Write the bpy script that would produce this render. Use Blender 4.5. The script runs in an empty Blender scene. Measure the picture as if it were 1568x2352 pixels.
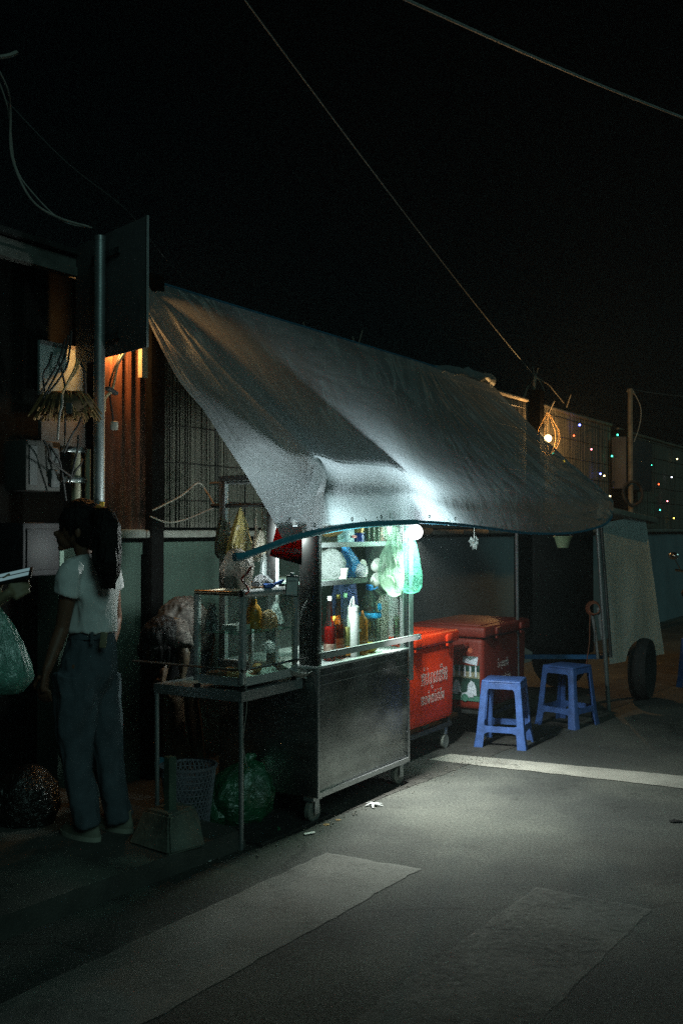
import bpy, bmesh, math, random
from mathutils import Vector, Matrix, noise
random.seed(7)
S = bpy.context.scene
COL = S.collection
PI = math.pi
# ------------------------------------------------------------------ camera
F = 2352.0
CAMZ = 1.48
PITCH = math.atan(39.0 / F)
cam = bpy.data.cameras.new('camera'); camo = bpy.data.objects.new('camera', cam); COL.objects.link(camo)
cam.sensor_fit = 'VERTICAL'; cam.sensor_height = 36.0; cam.lens = 36.0; cam.clip_end = 500; cam.clip_start = 0.05
camo.location = (0, 0, CAMZ); camo.rotation_euler = (PI / 2 + PITCH, 0, 0)
S.camera = camo
def ray(u, v):
    x = (u - 784) / F; y = (1176 - v) / F
    return Vector((x, math.cos(PITCH) - y * math.sin(PITCH), math.sin(PITCH) + y * math.cos(PITCH)))
CP = Vector((0, 0, CAMZ))
def P(u, v, Y):
    d = ray(u, v); return CP + d * (Y / d.y)
def G(u, v, z=0.0):
    d = ray(u, v); return CP + d * ((z - CAMZ) / d.z)
TH = math.radians(31.5)
AX = Vector((math.sin(TH), math.cos(TH), 0)); BX = Vector((-math.cos(TH), math.sin(TH), 0))
C0 = Vector((-.125, 5.15, 0)); RZ = PI / 2 - TH
def C(a, b, z=0.0): return C0 + AX * a + BX * b + Vector((0, 0, z))
def inv(p):
    d = p - C0; return Vector((d.dot(AX), d.dot(BX), p.z))
def Q(u, v, b):
    """point of the stall's own frame (along, back, up) seen at a pixel, on the upright plane b metres behind the cart front"""
    d = ray(u, v); k = (b - (CP - C0).dot(BX)) / d.dot(BX)
    return inv(CP + d * k)
def QW(u, v, b):
    q = Q(u, v, b); return C(q.x, q.y, q.z)

# ------------------------------------------------------------------ materials
MATS = {}
def nt(name):
    m = bpy.data.materials.new(name); m.use_nodes = True; t = m.node_tree; t.nodes.clear()
    o = t.nodes.new('ShaderNodeOutputMaterial'); return m, t, o
def N(t, kind, **kw):
    n = t.nodes.new(kind)
    for k, v in kw.items():
        if k in n.inputs: n.inputs[k].default_value = v
        else: setattr(n, k, v)
    return n
def noisecol(t, col, var, scale, detail=5, stretch=None, col2=None):
    tc = N(t, 'ShaderNodeTexCoord'); mp = N(t, 'ShaderNodeMapping')
    if stretch: mp.inputs['Scale'].default_value = stretch
    t.links.new(tc.outputs['Object'], mp.inputs[0])
    n = N(t, 'ShaderNodeTexNoise', Scale=scale, Detail=detail, Roughness=.6)
    t.links.new(mp.outputs[0], n.inputs['Vector'])
    r = N(t, 'ShaderNodeValToRGB')
    c1 = [max(0, c * (1 - var)) for c in col]; c2 = col2 or [min(1, c * (1 + var)) for c in col]
    r.color_ramp.elements[0].position = .3; r.color_ramp.elements[1].position = .7
    r.color_ramp.elements[0].color = (*c1, 1); r.color_ramp.elements[1].color = (*c2, 1)
    t.links.new(n.outputs['Fac'], r.inputs[0])
    return r, n, mp
def mat(name, col, rough=.6, metal=0.0, var=.2, scale=14, bump=0.0, bscale=60, stretch=None, col2=None, spec=.5, coat=0, rvar=0):
    if name in MATS: return MATS[name]
    m, t, o = nt(name)
    p = N(t, 'ShaderNodeBsdfPrincipled'); p.inputs['Roughness'].default_value = rough; p.inputs['Metallic'].default_value = metal
    p.inputs['Specular IOR Level'].default_value = spec; p.inputs['Coat Weight'].default_value = coat
    r, n, mp = noisecol(t, col, var, scale, stretch=stretch, col2=col2)
    t.links.new(r.outputs[0], p.inputs['Base Color'])
    if rvar:
        mr = N(t, 'ShaderNodeMapRange'); mr.inputs['To Min'].default_value = max(.03, rough - rvar); mr.inputs['To Max'].default_value = min(1, rough + rvar)
        n3 = N(t, 'ShaderNodeTexNoise', Scale=scale * 1.7, Detail=6); t.links.new(mp.outputs[0], n3.inputs['Vector'])
        t.links.new(n3.outputs['Fac'], mr.inputs[0]); t.links.new(mr.outputs[0], p.inputs['Roughness'])
    if bump:
        n2 = N(t, 'ShaderNodeTexNoise', Scale=bscale, Detail=4); t.links.new(mp.outputs[0], n2.inputs['Vector'])
        b = N(t, 'ShaderNodeBump', Strength=bump, Distance=.01); t.links.new(n2.outputs['Fac'], b.inputs['Height'])
        t.links.new(b.outputs[0], p.inputs['Normal'])
    t.links.new(p.outputs[0], o.inputs[0]); MATS[name] = m; return m
def sheer(name, col, transp=.3, transl=.4, gloss=.12, rough=.25, bump=.4, bscale=25, var=.2, stretch=None):
    """thin plastic film: see-through, glowing and shiny shares"""
    if name in MATS: return MATS[name]
    m, t, o = nt(name)
    r, n, mp = noisecol(t, col, var, 9, stretch=stretch)
    n2 = N(t, 'ShaderNodeTexNoise', Scale=bscale, Detail=5, Roughness=.55); n2.inputs['Distortion'].default_value = 1.2
    t.links.new(mp.outputs[0], n2.inputs['Vector'])
    b = N(t, 'ShaderNodeBump', Strength=bump, Distance=.02); t.links.new(n2.outputs['Fac'], b.inputs['Height'])
    df = N(t, 'ShaderNodeBsdfDiffuse'); tl = N(t, 'ShaderNodeBsdfTranslucent'); tr = N(t, 'ShaderNodeBsdfTransparent'); gl = N(t, 'ShaderNodeBsdfGlossy', Roughness=rough)
    for x in (df, tl): t.links.new(r.outputs[0], x.inputs['Color'])
    tr.inputs['Color'].default_value = (*[min(1, .35 + c * .9) for c in col], 1)
    for x in (df, tl, gl): t.links.new(b.outputs[0], x.inputs['Normal'])
    m1 = N(t, 'ShaderNodeMixShader', Fac=transl); t.links.new(df.outputs[0], m1.inputs[1]); t.links.new(tl.outputs[0], m1.inputs[2])
    m2 = N(t, 'ShaderNodeMixShader', Fac=transp); t.links.new(m1.outputs[0], m2.inputs[1]); t.links.new(tr.outputs[0], m2.inputs[2])
    m3 = N(t, 'ShaderNodeMixShader', Fac=gloss); t.links.new(m2.outputs[0], m3.inputs[1]); t.links.new(gl.outputs[0], m3.inputs[2])
    t.links.new(m3.outputs[0], o.inputs[0]); MATS[name] = m; return m
def glass(name, col=(.9, .97, .95), refl=.07, rough=.03):
    if name in MATS: return MATS[name]
    m, t, o = nt(name)
    lw = N(t, 'ShaderNodeLayerWeight', Blend=.12)
    ad = N(t, 'ShaderNodeMath', operation='MULTIPLY_ADD'); ad.inputs[1].default_value = .4; ad.inputs[2].default_value = refl
    t.links.new(lw.outputs['Fresnel'], ad.inputs[0])
    n = N(t, 'ShaderNodeTexNoise', Scale=6, Detail=6); df = N(t, 'ShaderNodeBsdfDiffuse'); df.inputs[0].default_value = (.6, .65, .62, 1)
    r = N(t, 'ShaderNodeMapRange'); r.inputs['From Min'].default_value = .45; r.inputs['From Max'].default_value = .85; r.inputs['To Max'].default_value = .05; r.inputs['To Min'].default_value = .006
    t.links.new(n.outputs['Fac'], r.inputs[0])
    tr = N(t, 'ShaderNodeBsdfTransparent'); tr.inputs[0].default_value = (*col, 1); gl = N(t, 'ShaderNodeBsdfGlossy', Roughness=rough)
    m0 = N(t, 'ShaderNodeMixShader'); t.links.new(r.outputs[0], m0.inputs[0]); t.links.new(tr.outputs[0], m0.inputs[1]); t.links.new(df.outputs[0], m0.inputs[2])
    mx = N(t, 'ShaderNodeMixShader'); t.links.new(ad.outputs[0], mx.inputs[0]); t.links.new(m0.outputs[0], mx.inputs[1]); t.links.new(gl.outputs[0], mx.inputs[2])
    t.links.new(mx.outputs[0], o.inputs[0]); MATS[name] = m; return m
def glow(name, col, s):
    if name in MATS: return MATS[name]
    m, t, o = nt(name); e = N(t, 'ShaderNodeEmission', Strength=s); e.inputs[0].default_value = (*col, 1)
    t.links.new(e.outputs[0], o.inputs[0]); MATS[name] = m; return m

# ------------------------------------------------------------------ mesh helpers
class B:
    def __init__(s): s.m = bmesh.new()
    def box(s, c, d, bev=0, rot=None, seg=2, taper=None):
        t = bmesh.new(); bmesh.ops.create_cube(t, size=1)
        for v in t.verts:
            k = 1.0
            if taper and v.co.z > 0: k = taper
            v.co = Vector((v.co.x * d[0] * k, v.co.y * d[1] * k, v.co.z * d[2]))
        if bev: bmesh.ops.bevel(t, geom=t.edges[:], offset=min(bev, min(d) * .45), segments=seg, affect='EDGES', profile=.5)
        M = Matrix.Translation(Vector(c)) @ (rot.to_4x4() if rot else Matrix())
        t.transform(M); s.add(t); return s
    def b2(s, lo, hi, bev=0):
        return s.box([(x + y) / 2 for x, y in zip(lo, hi)], [abs(y - x) for x, y in zip(lo, hi)], bev)
    def add(s, t):
        me = bpy.data.meshes.new('tmp'); t.to_mesh(me); s.m.from_mesh(me); bpy.data.meshes.remove(me); t.free()
    def tube(s, pts, r, n=8, cap=True, flat=1.0):
        pts = [Vector(p) for p in pts]; rs = r if isinstance(r, (list, tuple)) else [r] * len(pts)
        up = Vector((0, 0, 1)); rings = []
        prev = None
        for i, p in enumerate(pts):
            d = (pts[min(i + 1, len(pts) - 1)] - pts[max(i - 1, 0)])
            if d.length < 1e-9: d = Vector((0, 0, 1))
            d.normalize()
            if prev is None:
                x = d.cross(up) if abs(d.z) < .95 else d.cross(Vector((1, 0, 0)))
            else:
                x = prev - d * prev.dot(d)
            x.normalize(); y = d.cross(x); prev = x
            rings.append([s.m.verts.new(p + (x * math.cos(2 * PI * k / n) + y * math.sin(2 * PI * k / n) * flat) * rs[i]) for k in range(n)])
        for a, b in zip(rings, rings[1:]):
            for k in range(n): s.m.faces.new((a[k], a[(k + 1) % n], b[(k + 1) % n], b[k]))
        if cap:
            s.m.faces.new(rings[0][::-1]); s.m.faces.new(rings[-1])
        return s
    def lathe(s, c, prof, n=20, sx=1, sy=1, wob=0, cap=True, fold=0, seed=0):
        c = Vector(c); rings = []
        for i, (r, z) in enumerate(prof):
            ring = []
            for k in range(n):
                a = 2 * PI * k / n
                q = 1.0
                if wob: q += wob * noise.noise(Vector((math.cos(a) * 1.3 + seed, math.sin(a) * 1.3, z * 6 + seed * 3))) * 1.6
                if fold: q += fold * math.sin(a * 7 + seed + 2 * noise.noise(Vector((z * 5, seed, a)))) * (1 - i / len(prof))
                ring.append(s.m.verts.new(c + Vector((math.cos(a) * r * sx * q, math.sin(a) * r * sy * q, z))))
            rings.append(ring)
        for a, b in zip(rings, rings[1:]):
            for k in range(n): s.m.faces.new((a[k], a[(k + 1) % n], b[(k + 1) % n], b[k]))
        if cap:
            s.m.faces.new(rings[0][::-1]); s.m.faces.new(rings[-1])
        return s
    def loft(s, rings, n=20, cap=True, wob=0, seed=0, wf=9):
        """rings: (centre, rx, ry[, yaw])"""
        R = []
        for i, g in enumerate(rings):
            c, rx, ry = Vector(g[0]), g[1], g[2]; yaw = g[3] if len(g) > 3 else 0
            ring = []
            for k in range(n):
                a = 2 * PI * k / n; x = math.cos(a) * rx; y = math.sin(a) * ry
                q = 1 + (wob * noise.noise(Vector((math.cos(a) * 2 + seed, math.sin(a) * 2, c.z * wf))) if wob else 0)
                ring.append(s.m.verts.new(c + Vector((x * math.cos(yaw) - y * math.sin(yaw), x * math.sin(yaw) + y * math.cos(yaw), 0)) * q))
            R.append(ring)
        for a, b in zip(R, R[1:]):
            for k in range(n): s.m.faces.new((a[k], a[(k + 1) % n], b[(k + 1) % n], b[k]))
        if cap:
            s.m.faces.new(R[0][::-1]); s.m.faces.new(R[-1])
        return s
    def ball(s, c, r, sx=1, sy=1, sz=1, n=16, wob=0, seed=0, rot=None):
        t = bmesh.new(); bmesh.ops.create_uvsphere(t, u_segments=n, v_segments=max(6, n * 2 // 3), radius=1)
        for v in t.verts:
            q = 1 + (wob * noise.noise(v.co * 2.2 + Vector((seed, seed, seed))) if wob else 0)
            v.co = Vector((v.co.x * r * sx * q, v.co.y * r * sy * q, v.co.z * r * sz * q))
            if rot: v.co = rot @ v.co
            v.co += Vector(c)
        s.add(t); return s
    def poly(s, pts, th=0.0, nrm=None):
        vs = [s.m.verts.new(Vector(p)) for p in pts]; f = s.m.faces.new(vs)
        if th:
            f.normal_update(); n = Vector(nrm) if nrm else f.normal.copy()
            r = bmesh.ops.extrude_face_region(s.m, geom=[f])
            for v in r['geom']:
                if isinstance(v, bmesh.types.BMVert): v.co += n * th
        return s
    def xf(s, M): s.m.transform(M); return s
    def mesh(s, name, mt, smooth=True, ang=40):
        bmesh.ops.recalc_face_normals(s.m, faces=s.m.faces[:])
        me = bpy.data.meshes.new(name); s.m.to_mesh(me); s.m.free(); me.materials.append(mt)
        if smooth:
            for p in me.polygons: p.use_smooth = True
            try: me.set_sharp_from_angle(angle=math.radians(ang))
            except Exception: pass
        return me
def tag(o, label=None, cat=None, group=None, kind=None):
    if label: o['label'] = label
    if cat: o['category'] = cat
    if group: o['group'] = group
    if kind: o['kind'] = kind
    return o
def thing(name, label, cat, loc=(0, 0, 0), rz=0, group=None):
    o = bpy.data.objects.new(name, None); COL.objects.link(o); o.empty_display_size = .1
    o.location = loc; o.rotation_euler = (0, 0, rz); return tag(o, label, cat, group)
def part(name, b, mt, parent, label=None, ang=40, smooth=True):
    me = b.mesh(name, mt, smooth, ang) if isinstance(b, B) else b
    o = bpy.data.objects.new(name, me); COL.objects.link(o); o.parent = parent
    if label: o['label'] = label
    return o
def solo(name, b, mt, label, cat, loc=(0, 0, 0), rz=0, group=None, kind=None, ang=40, smooth=True):
    me = b.mesh(name, mt, smooth, ang) if isinstance(b, B) else b
    o = bpy.data.objects.new(name, me); COL.objects.link(o); o.location = loc; o.rotation_euler = (0, 0, rz)
    return tag(o, label, cat, group, kind)
def wsolo(name, b, mt, label, cat, org, **k):
    """mesh given in world coordinates; origin put at org"""
    b.m.transform(Matrix.Translation(-Vector(org))); return solo(name, b, mt, label, cat, loc=org, **k)
def dup(root, loc, rz, label=None, rot=None):
    r = root.copy(); COL.objects.link(r); r.location = loc; r.rotation_euler = rot or (0, 0, rz)
    if label: r['label'] = label
    for ch in list(root.children):
        c = ch.copy(); COL.objects.link(c); c.parent = r
        for g in list(ch.children):
            d = g.copy(); COL.objects.link(d); d.parent = c
    return r
def catmull(p, k):
    out = []
    for i in range(len(p) - 1):
        a = p[max(i - 1, 0)]; b = p[i]; c = p[i + 1]; d = p[min(i + 2, len(p) - 1)]
        for j in range(k):
            t = j / k
            out.append(.5 * ((2 * b) + (c - a) * t + (2 * a - 5 * b + 4 * c - d) * t * t + (3 * b - a - 3 * c + d) * t ** 3))
    out.append(p[-1].copy()); return out
def sag(a, b, s, n=14):
    a = Vector(a); b = Vector(b)
    return [a.lerp(b, i / n) - Vector((0, 0, s * 4 * (i / n) * (1 - i / n))) for i in range(n + 1)]
def fuse(q, vox=.008, it=3, f=.5, folds=0.0, fs=(20, 20, 5), seed=0):
    """join overlapping shapes of a builder into one skin, then lay noise folds on it"""
    me = bpy.data.meshes.new('t'); q.m.to_mesh(me); q.m.free(); o = bpy.data.objects.new('t', me); COL.objects.link(o)
    m = o.modifiers.new('r', 'REMESH'); m.mode = 'VOXEL'; m.voxel_size = vox
    m2 = o.modifiers.new('s', 'SMOOTH'); m2.iterations = it; m2.factor = f
    fin = bpy.data.meshes.new_from_object(o.evaluated_get(bpy.context.evaluated_depsgraph_get())); bpy.data.objects.remove(o)
    r = B(); r.m.from_mesh(fin); bpy.data.meshes.remove(fin); r.m.normal_update()
    if folds:
        for v in r.m.verts:
            p = Vector((v.co.x * fs[0] + seed, v.co.y * fs[1], v.co.z * fs[2]))
            v.co += v.normal * folds * (noise.noise(p) + .5 * (1 - 2 * abs(noise.noise(p * 1.9 + Vector((3, 3, 3))))) - .2)
    return r
def textmesh(txt, size, mt, outline=0.0, extrude=.0008, sx=1, sy=1, align='CENTER', thin=0.0):
    c = bpy.data.curves.new('lettering', 'FONT'); c.body = txt; c.size = size; c.align_x = align; c.align_y = 'CENTER'
    if outline: c.fill_mode = 'NONE'; c.bevel_depth = outline / max(.5, sy); c.bevel_resolution = 0
    else: c.extrude = extrude; c.offset = thin
    c.resolution_u = 3
    c.resolution_u = 3
    o = bpy.data.objects.new('lettering', c); COL.objects.link(o)
    dg = bpy.context.evaluated_depsgraph_get(); me = bpy.data.meshes.new_from_object(o.evaluated_get(dg))
    bpy.data.objects.remove(o); bpy.data.curves.remove(c)
    me.transform(Matrix.Diagonal((sx, sy, 1, 1))); me.materials.clear(); me.materials.append(mt); return me
SKY, SUN, BULB, TUBE, WARML, WARMR = 0.00013, 0.25, 78, 46, 8, 60
# ------------------------------------------------------------------ world and lights
W = bpy.data.worlds.new('World'); S.world = W; W.use_nodes = True
wt = W.node_tree; wt.nodes.clear()
sky = wt.nodes.new('ShaderNodeTexSky'); sky.sky_type = 'NISHITA'; sky.sun_disc = False
sky.sun_elevation = math.radians(38); sky.sun_rotation = math.radians(150); sky.air_density = 1.0; sky.dust_density = 2.5
bg = wt.nodes.new('ShaderNodeBackground'); bg.inputs['Strength'].default_value = SKY
wo = wt.nodes.new('ShaderNodeOutputWorld'); wt.links.new(sky.outputs[0], bg.inputs[0]); wt.links.new(bg.outputs[0], wo.inputs[0])
sun = bpy.data.lights.new('street_fill', 'SUN'); sun.energy = SUN; sun.angle = math.radians(25); sun.color = (.52, 1.0, .92)  # soft fill standing in for unseen street lights behind the camera
so = bpy.data.objects.new('street_fill', sun); COL.objects.link(so)
so.rotation_euler = Vector((-.55, 1.0, -.72)).to_track_quat('-Z', 'Y').to_euler()
S.view_settings.view_transform = 'Standard'; S.view_settings.look = 'None'; S.view_settings.exposure = 0; S.view_settings.gamma = 1
S.cycles.use_denoising = False; S.cycles.max_bounces = 10; S.cycles.transparent_max_bounces = 24
S.cycles.sample_clamp_indirect = 0.7; S.cycles.sample_clamp_direct = 6.0; S.cycles.use_light_tree = True; S.cycles.blur_glossy = 1.0; S.cycles.caustics_reflective = False; S.cycles.caustics_refractive = False
def lamp(name, loc, watts, col, r=.03, par=None):
    l = bpy.data.lights.new(name, 'POINT'); l.energy = watts; l.color = col; l.shadow_soft_size = r
    o = bpy.data.objects.new(name, l); COL.objects.link(o); o.location = loc
    if par: o.parent = par
    return o

# ------------------------------------------------------------------ palette
steel = mat('steel', (.42, .44, .45), rough=.36, metal=.75, var=.12, scale=3, bump=.06, bscale=14, rvar=.1)
steelp = mat('steel_panel', (.36, .38, .38), rough=.4, metal=1, var=.3, scale=3.2, bump=.12, bscale=4, rvar=.16, stretch=(1, 1, 2.5))
galv = mat('galvanised', (.36, .4, .41), rough=.42, metal=.75, var=.18, scale=9, bump=.1, bscale=80)
alum = mat('aluminium', (.6, .63, .64), rough=.4, metal=.45, var=.08)
darkm = mat('dark_metal', (.05, .055, .055), rough=.5, metal=.5, var=.3)
blackp = mat('black_plastic', (.012, .012, .013), rough=.5)
whitep = mat('white_plastic', (.72, .73, .72), rough=.45, var=.06)
paper = mat('white_paper', (.7, .71, .69), rough=.8, var=.05)
greyp = mat('grey_plastic', (.3, .3, .32), rough=.5, var=.1)
rubber = mat('rubber', (.02, .02, .02), rough=.8, var=.3)
bluep = mat('blue_paint', (.07, .34, .46), rough=.35, var=.15, scale=20, coat=.3)
stoolm = mat('stool_plastic', (.06, .13, .38), rough=.5, var=.3, scale=16, bump=.04, bscale=120)
redm = mat('red_plastic', (.75, .04, .005), rough=.5, spec=.3, var=.3, scale=5, bump=.05, bscale=70, rvar=.12)
glassm = glass('pane_glass', (.94, .98, .96), .03)
wirem = mat('cable', (.02, .02, .02), rough=.6)
wirel = mat('pale_cable', (.35, .33, .3), rough=.6)
skin = mat('skin', (.16, .075, .045), rough=.55, var=.12, scale=20)
hairm = mat('hair', (.004, .0035, .0035), rough=.55, var=.5, stretch=(60, 60, 4), spec=.25, bump=.6, bscale=4)

# ------------------------------------------------------------------ ground
def asphalt():
    m, t, o = nt('asphalt'); p = N(t, 'ShaderNodeBsdfPrincipled'); p.inputs['Specular IOR Level'].default_value = .35
    r, n, mp = noisecol(t, (.078, .084, .08), .3, 1.1, detail=8)
    g = N(t, 'ShaderNodeTexNoise', Scale=70, Detail=5, Roughness=.85); t.links.new(mp.outputs[0], g.inputs['Vector'])
    g2 = N(t, 'ShaderNodeValToRGB'); g2.color_ramp.elements[0].position = .35; g2.color_ramp.elements[1].position = .68
    g2.color_ramp.elements[0].color = (.42, .42, .42, 1); g2.color_ramp.elements[1].color = (1.7, 1.65, 1.55, 1)
    t.links.new(g.outputs['Fac'], g2.inputs[0])
    mx = N(t, 'ShaderNodeMix', data_type='RGBA', blend_type='MULTIPLY'); mx.inputs[0].default_value = 1
    t.links.new(r.outputs[0], mx.inputs[6]); t.links.new(g2.outputs[0], mx.inputs[7])
    # dark old spots and stains with shapes of their own
    s = N(t, 'ShaderNodeTexNoise', Scale=4.5, Detail=9, Roughness=.75); t.links.new(mp.outputs[0], s.inputs['Vector'])
    s2 = N(t, 'ShaderNodeValToRGB'); s2.color_ramp.elements[0].position = .33; s2.color_ramp.elements[1].position = .42
    s2.color_ramp.elements[0].color = (.45, .45, .45, 1); s2.color_ramp.elements[1].color = (1, 1, 1, 1); t.links.new(s.outputs['Fac'], s2.inputs[0])
    my = N(t, 'ShaderNodeMix', data_type='RGBA', blend_type='MULTIPLY'); my.inputs[0].default_value = .8
    t.links.new(mx.outputs[2], my.inputs[6]); t.links.new(s2.outputs[0], my.inputs[7])
    pt = N(t, 'ShaderNodeTexNoise', Scale=.55, Detail=6, Roughness=.55); t.links.new(mp.outputs[0], pt.inputs['Vector'])
    p2 = N(t, 'ShaderNodeValToRGB'); p2.color_ramp.elements[0].position = .42; p2.color_ramp.elements[1].position = .58
    p2.color_ramp.elements[0].color = (.66, .67, .68, 1); p2.color_ramp.elements[1].color = (1.1, 1.08, 1.02, 1); t.links.new(pt.outputs['Fac'], p2.inputs[0])
    mz = N(t, 'ShaderNodeMix', data_type='RGBA', blend_type='MULTIPLY'); mz.inputs[0].default_value = 1; t.links.new(my.outputs[2], mz.inputs[6]); t.links.new(p2.outputs[0], mz.inputs[7])
    wv = N(t, 'ShaderNodeTexNoise', Scale=3, Detail=4); t.links.new(mp.outputs[0], wv.inputs['Vector'])
    wm = N(t, 'ShaderNodeVectorMath', operation='MULTIPLY_ADD'); wm.inputs[1].default_value = (.35, .35, .35); t.links.new(wv.outputs['Color'], wm.inputs[0]); t.links.new(mp.outputs[0], wm.inputs[2])
    vo = N(t, 'ShaderNodeTexVoronoi', feature='DISTANCE_TO_EDGE', Scale=.42); t.links.new(wm.outputs[0], vo.inputs['Vector'])
    ck = N(t, 'ShaderNodeMapRange'); ck.inputs['From Max'].default_value = .006; ck.inputs['To Min'].default_value = .35; t.links.new(vo.outputs['Distance'], ck.inputs[0])
    mk = N(t, 'ShaderNodeMix', data_type='RGBA', blend_type='MULTIPLY'); mk.inputs[0].default_value = .8; t.links.new(mz.outputs[2], mk.inputs[6]); t.links.new(ck.outputs[0], mk.inputs[7])
    t.links.new(mk.outputs[2], p.inputs['Base Color']); p.inputs['Roughness'].default_value = .82
    b = N(t, 'ShaderNodeBump', Strength=.9, Distance=.006); t.links.new(g.outputs['Fac'], b.inputs['Height']); t.links.new(b.outputs[0], p.inputs['Normal'])
    t.links.new(p.outputs[0], o.inputs[0]); return m
def paintm(name, wear, col, soft=.07, top=1.0):
    m, t, o = nt(name); p = N(t, 'ShaderNodeBsdfPrincipled'); p.inputs['Roughness'].default_value = .75
    tc = N(t, 'ShaderNodeTexCoord'); r, n, mp = noisecol(t, col, .25, 3.5, detail=8)
    t.links.new(r.outputs[0], p.inputs['Base Color'])
    w = N(t, 'ShaderNodeTexNoise', Scale=26, Detail=10, Roughness=.82); t.links.new(mp.outputs[0], w.inputs['Vector'])
    w2 = N(t, 'ShaderNodeTexNoise', Scale=2.6, Detail=5); t.links.new(mp.outputs[0], w2.inputs['Vector'])
    ad = N(t, 'ShaderNodeMath', operation='MULTIPLY_ADD'); ad.inputs[1].default_value = .8; t.links.new(w2.outputs['Fac'], ad.inputs[0]); t.links.new(w.outputs['Fac'], ad.inputs[2])
    cr = N(t, 'ShaderNodeValToRGB'); cr.color_ramp.elements[0].position = wear - soft; cr.color_ramp.elements[1].position = wear + soft; cr.color_ramp.elements[1].color = (top, top, top, 1)
    t.links.new(ad.outputs[0], cr.inputs[0]); t.links.new(cr.outputs[0], p.inputs['Alpha'])
    gn = N(t, 'ShaderNodeTexNoise', Scale=150, Detail=3, Roughness=.8); t.links.new(mp.outputs[0], gn.inputs['Vector'])
    b = N(t, 'ShaderNodeBump', Strength=.6, Distance=.006); t.links.new(gn.outputs['Fac'], b.inputs['Height']); t.links.new(b.outputs[0], p.inputs['Normal'])
    t.links.new(p.outputs[0], o.inputs[0]); return m
asph = asphalt()
g = B(); g.poly([(-60, -30, 0), (60, -30, 0), (60, 120, 0), (-60, 120, 0)])
solo('road', g, asph, None, None, kind='structure', smooth=False)
def sheet(name, quad, mt, z=.004):
    b = B(); q = [Vector(p) for p in quad]; n = 90; vs = []
    for j in range(n + 1):
        for i in range(n + 1):
            a = q[0].lerp(q[1], i / n); c = q[3].lerp(q[2], i / n); p = a.lerp(c, j / n); p += Vector((noise.noise(p * 9), noise.noise(p * 9 + Vector((5, 0, 0))), 0)) * .014 + Vector((noise.noise(p * 40), noise.noise(p * 40 + Vector((5, 0, 0))), 0)) * .006; vs.append(b.m.verts.new((p.x, p.y, z)))
    for j in range(n):
        for i in range(n): b.m.faces.new((vs[j * (n + 1) + i], vs[j * (n + 1) + i + 1], vs[(j + 1) * (n + 1) + i + 1], vs[(j + 1) * (n + 1) + i]))
    solo(name, b, mt, None, None, kind='structure', smooth=False)
fresh = paintm('road_paint', .68, (.235, .235, .21), .2, .62); worn = paintm('worn_road_paint', .95, (.2, .2, .18), .2, .45); mid = paintm('old_road_paint', .72, (.33, .32, .28), .12, .9)
RD = Vector((math.sin(math.radians(33.8)), math.cos(math.radians(33.8)), 0)); RB = Vector((-RD.y, RD.x, 0))
p0, p1 = G(750, 1960), G(965, 1998)
sheet('road_marking', [p0, p1, p1 - RD * 4.2, p0 - RD * 4.2], fresh)
p0, p1 = G(1230, 2040), G(1495, 2090)
sheet('road_marking', [p0, p1, p1 - RD * 4.2, p0 - RD * 4.2], worn)
a, b_, c, d = G(1035, 1733), G(1568, 1783), G(1568, 1812), G(985, 1746)
sheet('road_marking', [a, a + (b_ - a) * 3.2, d + (c - d) * 3.2, d], mid)
# raised pavement with its kerb on the left, level concrete apron under the stall
conc = mat('pavement_concrete', (.075, .075, .066), rough=.9, var=.35, scale=5, bump=.5, bscale=90)
K0 = G(555, 1952); KD = (G(555, 1952) - G(350, 2031)).normalized(); KB = Vector((-KD.y, KD.x, 0))
HK = .088
b = B()
def kp(s, t, z): q = K0 + KD * s + KB * t; return (q.x, q.y, z)
b.poly([kp(-9, 0.012, HK), kp(.02, 0.012, HK), kp(.06, 5, HK), kp(-9, 5, HK)])
b.poly([kp(-9, .006, 0), kp(.04, .006, 0), kp(.02, .012, HK), kp(-9, .012, HK)])
b.poly([kp(.04, .006, 0), kp(.28, 5, 0), kp(.06, 5, HK), kp(.02, .012, HK)])
solo('pavement', b, conc, None, None, kind='structure', smooth=False)
dirt = mat('gutter_concrete', (.045, .043, .038), rough=.95, var=.5, scale=7, bump=.8, bscale=60)
sheet('gutter', [kp(.0, -.02, 0), kp(9, -.06, 0), kp(9, .55, 0), kp(.0, .55, 0)], dirt, .003)
# drain grate under the cart
gr = thing('drain_grate', 'dark slotted iron drain grate in the gutter before the cart front wheel', 'drain grate', C(-.12, .02, .004), RZ)
q = B(); q.b2((-.32, -.005, 0), (.28, .0, .012)); q.b2((-.32, .26, 0), (.28, .27, .012)); q.b2((-.32, 0, 0), (-.31, .26, .012)); q.b2((.27, 0, 0), (.28, .26, .012))
for i in range(9): q.b2((-.3, .02 + i * .027, 0), (.26, .03 + i * .027, .011))
part('grating', q, darkm, gr)

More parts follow.
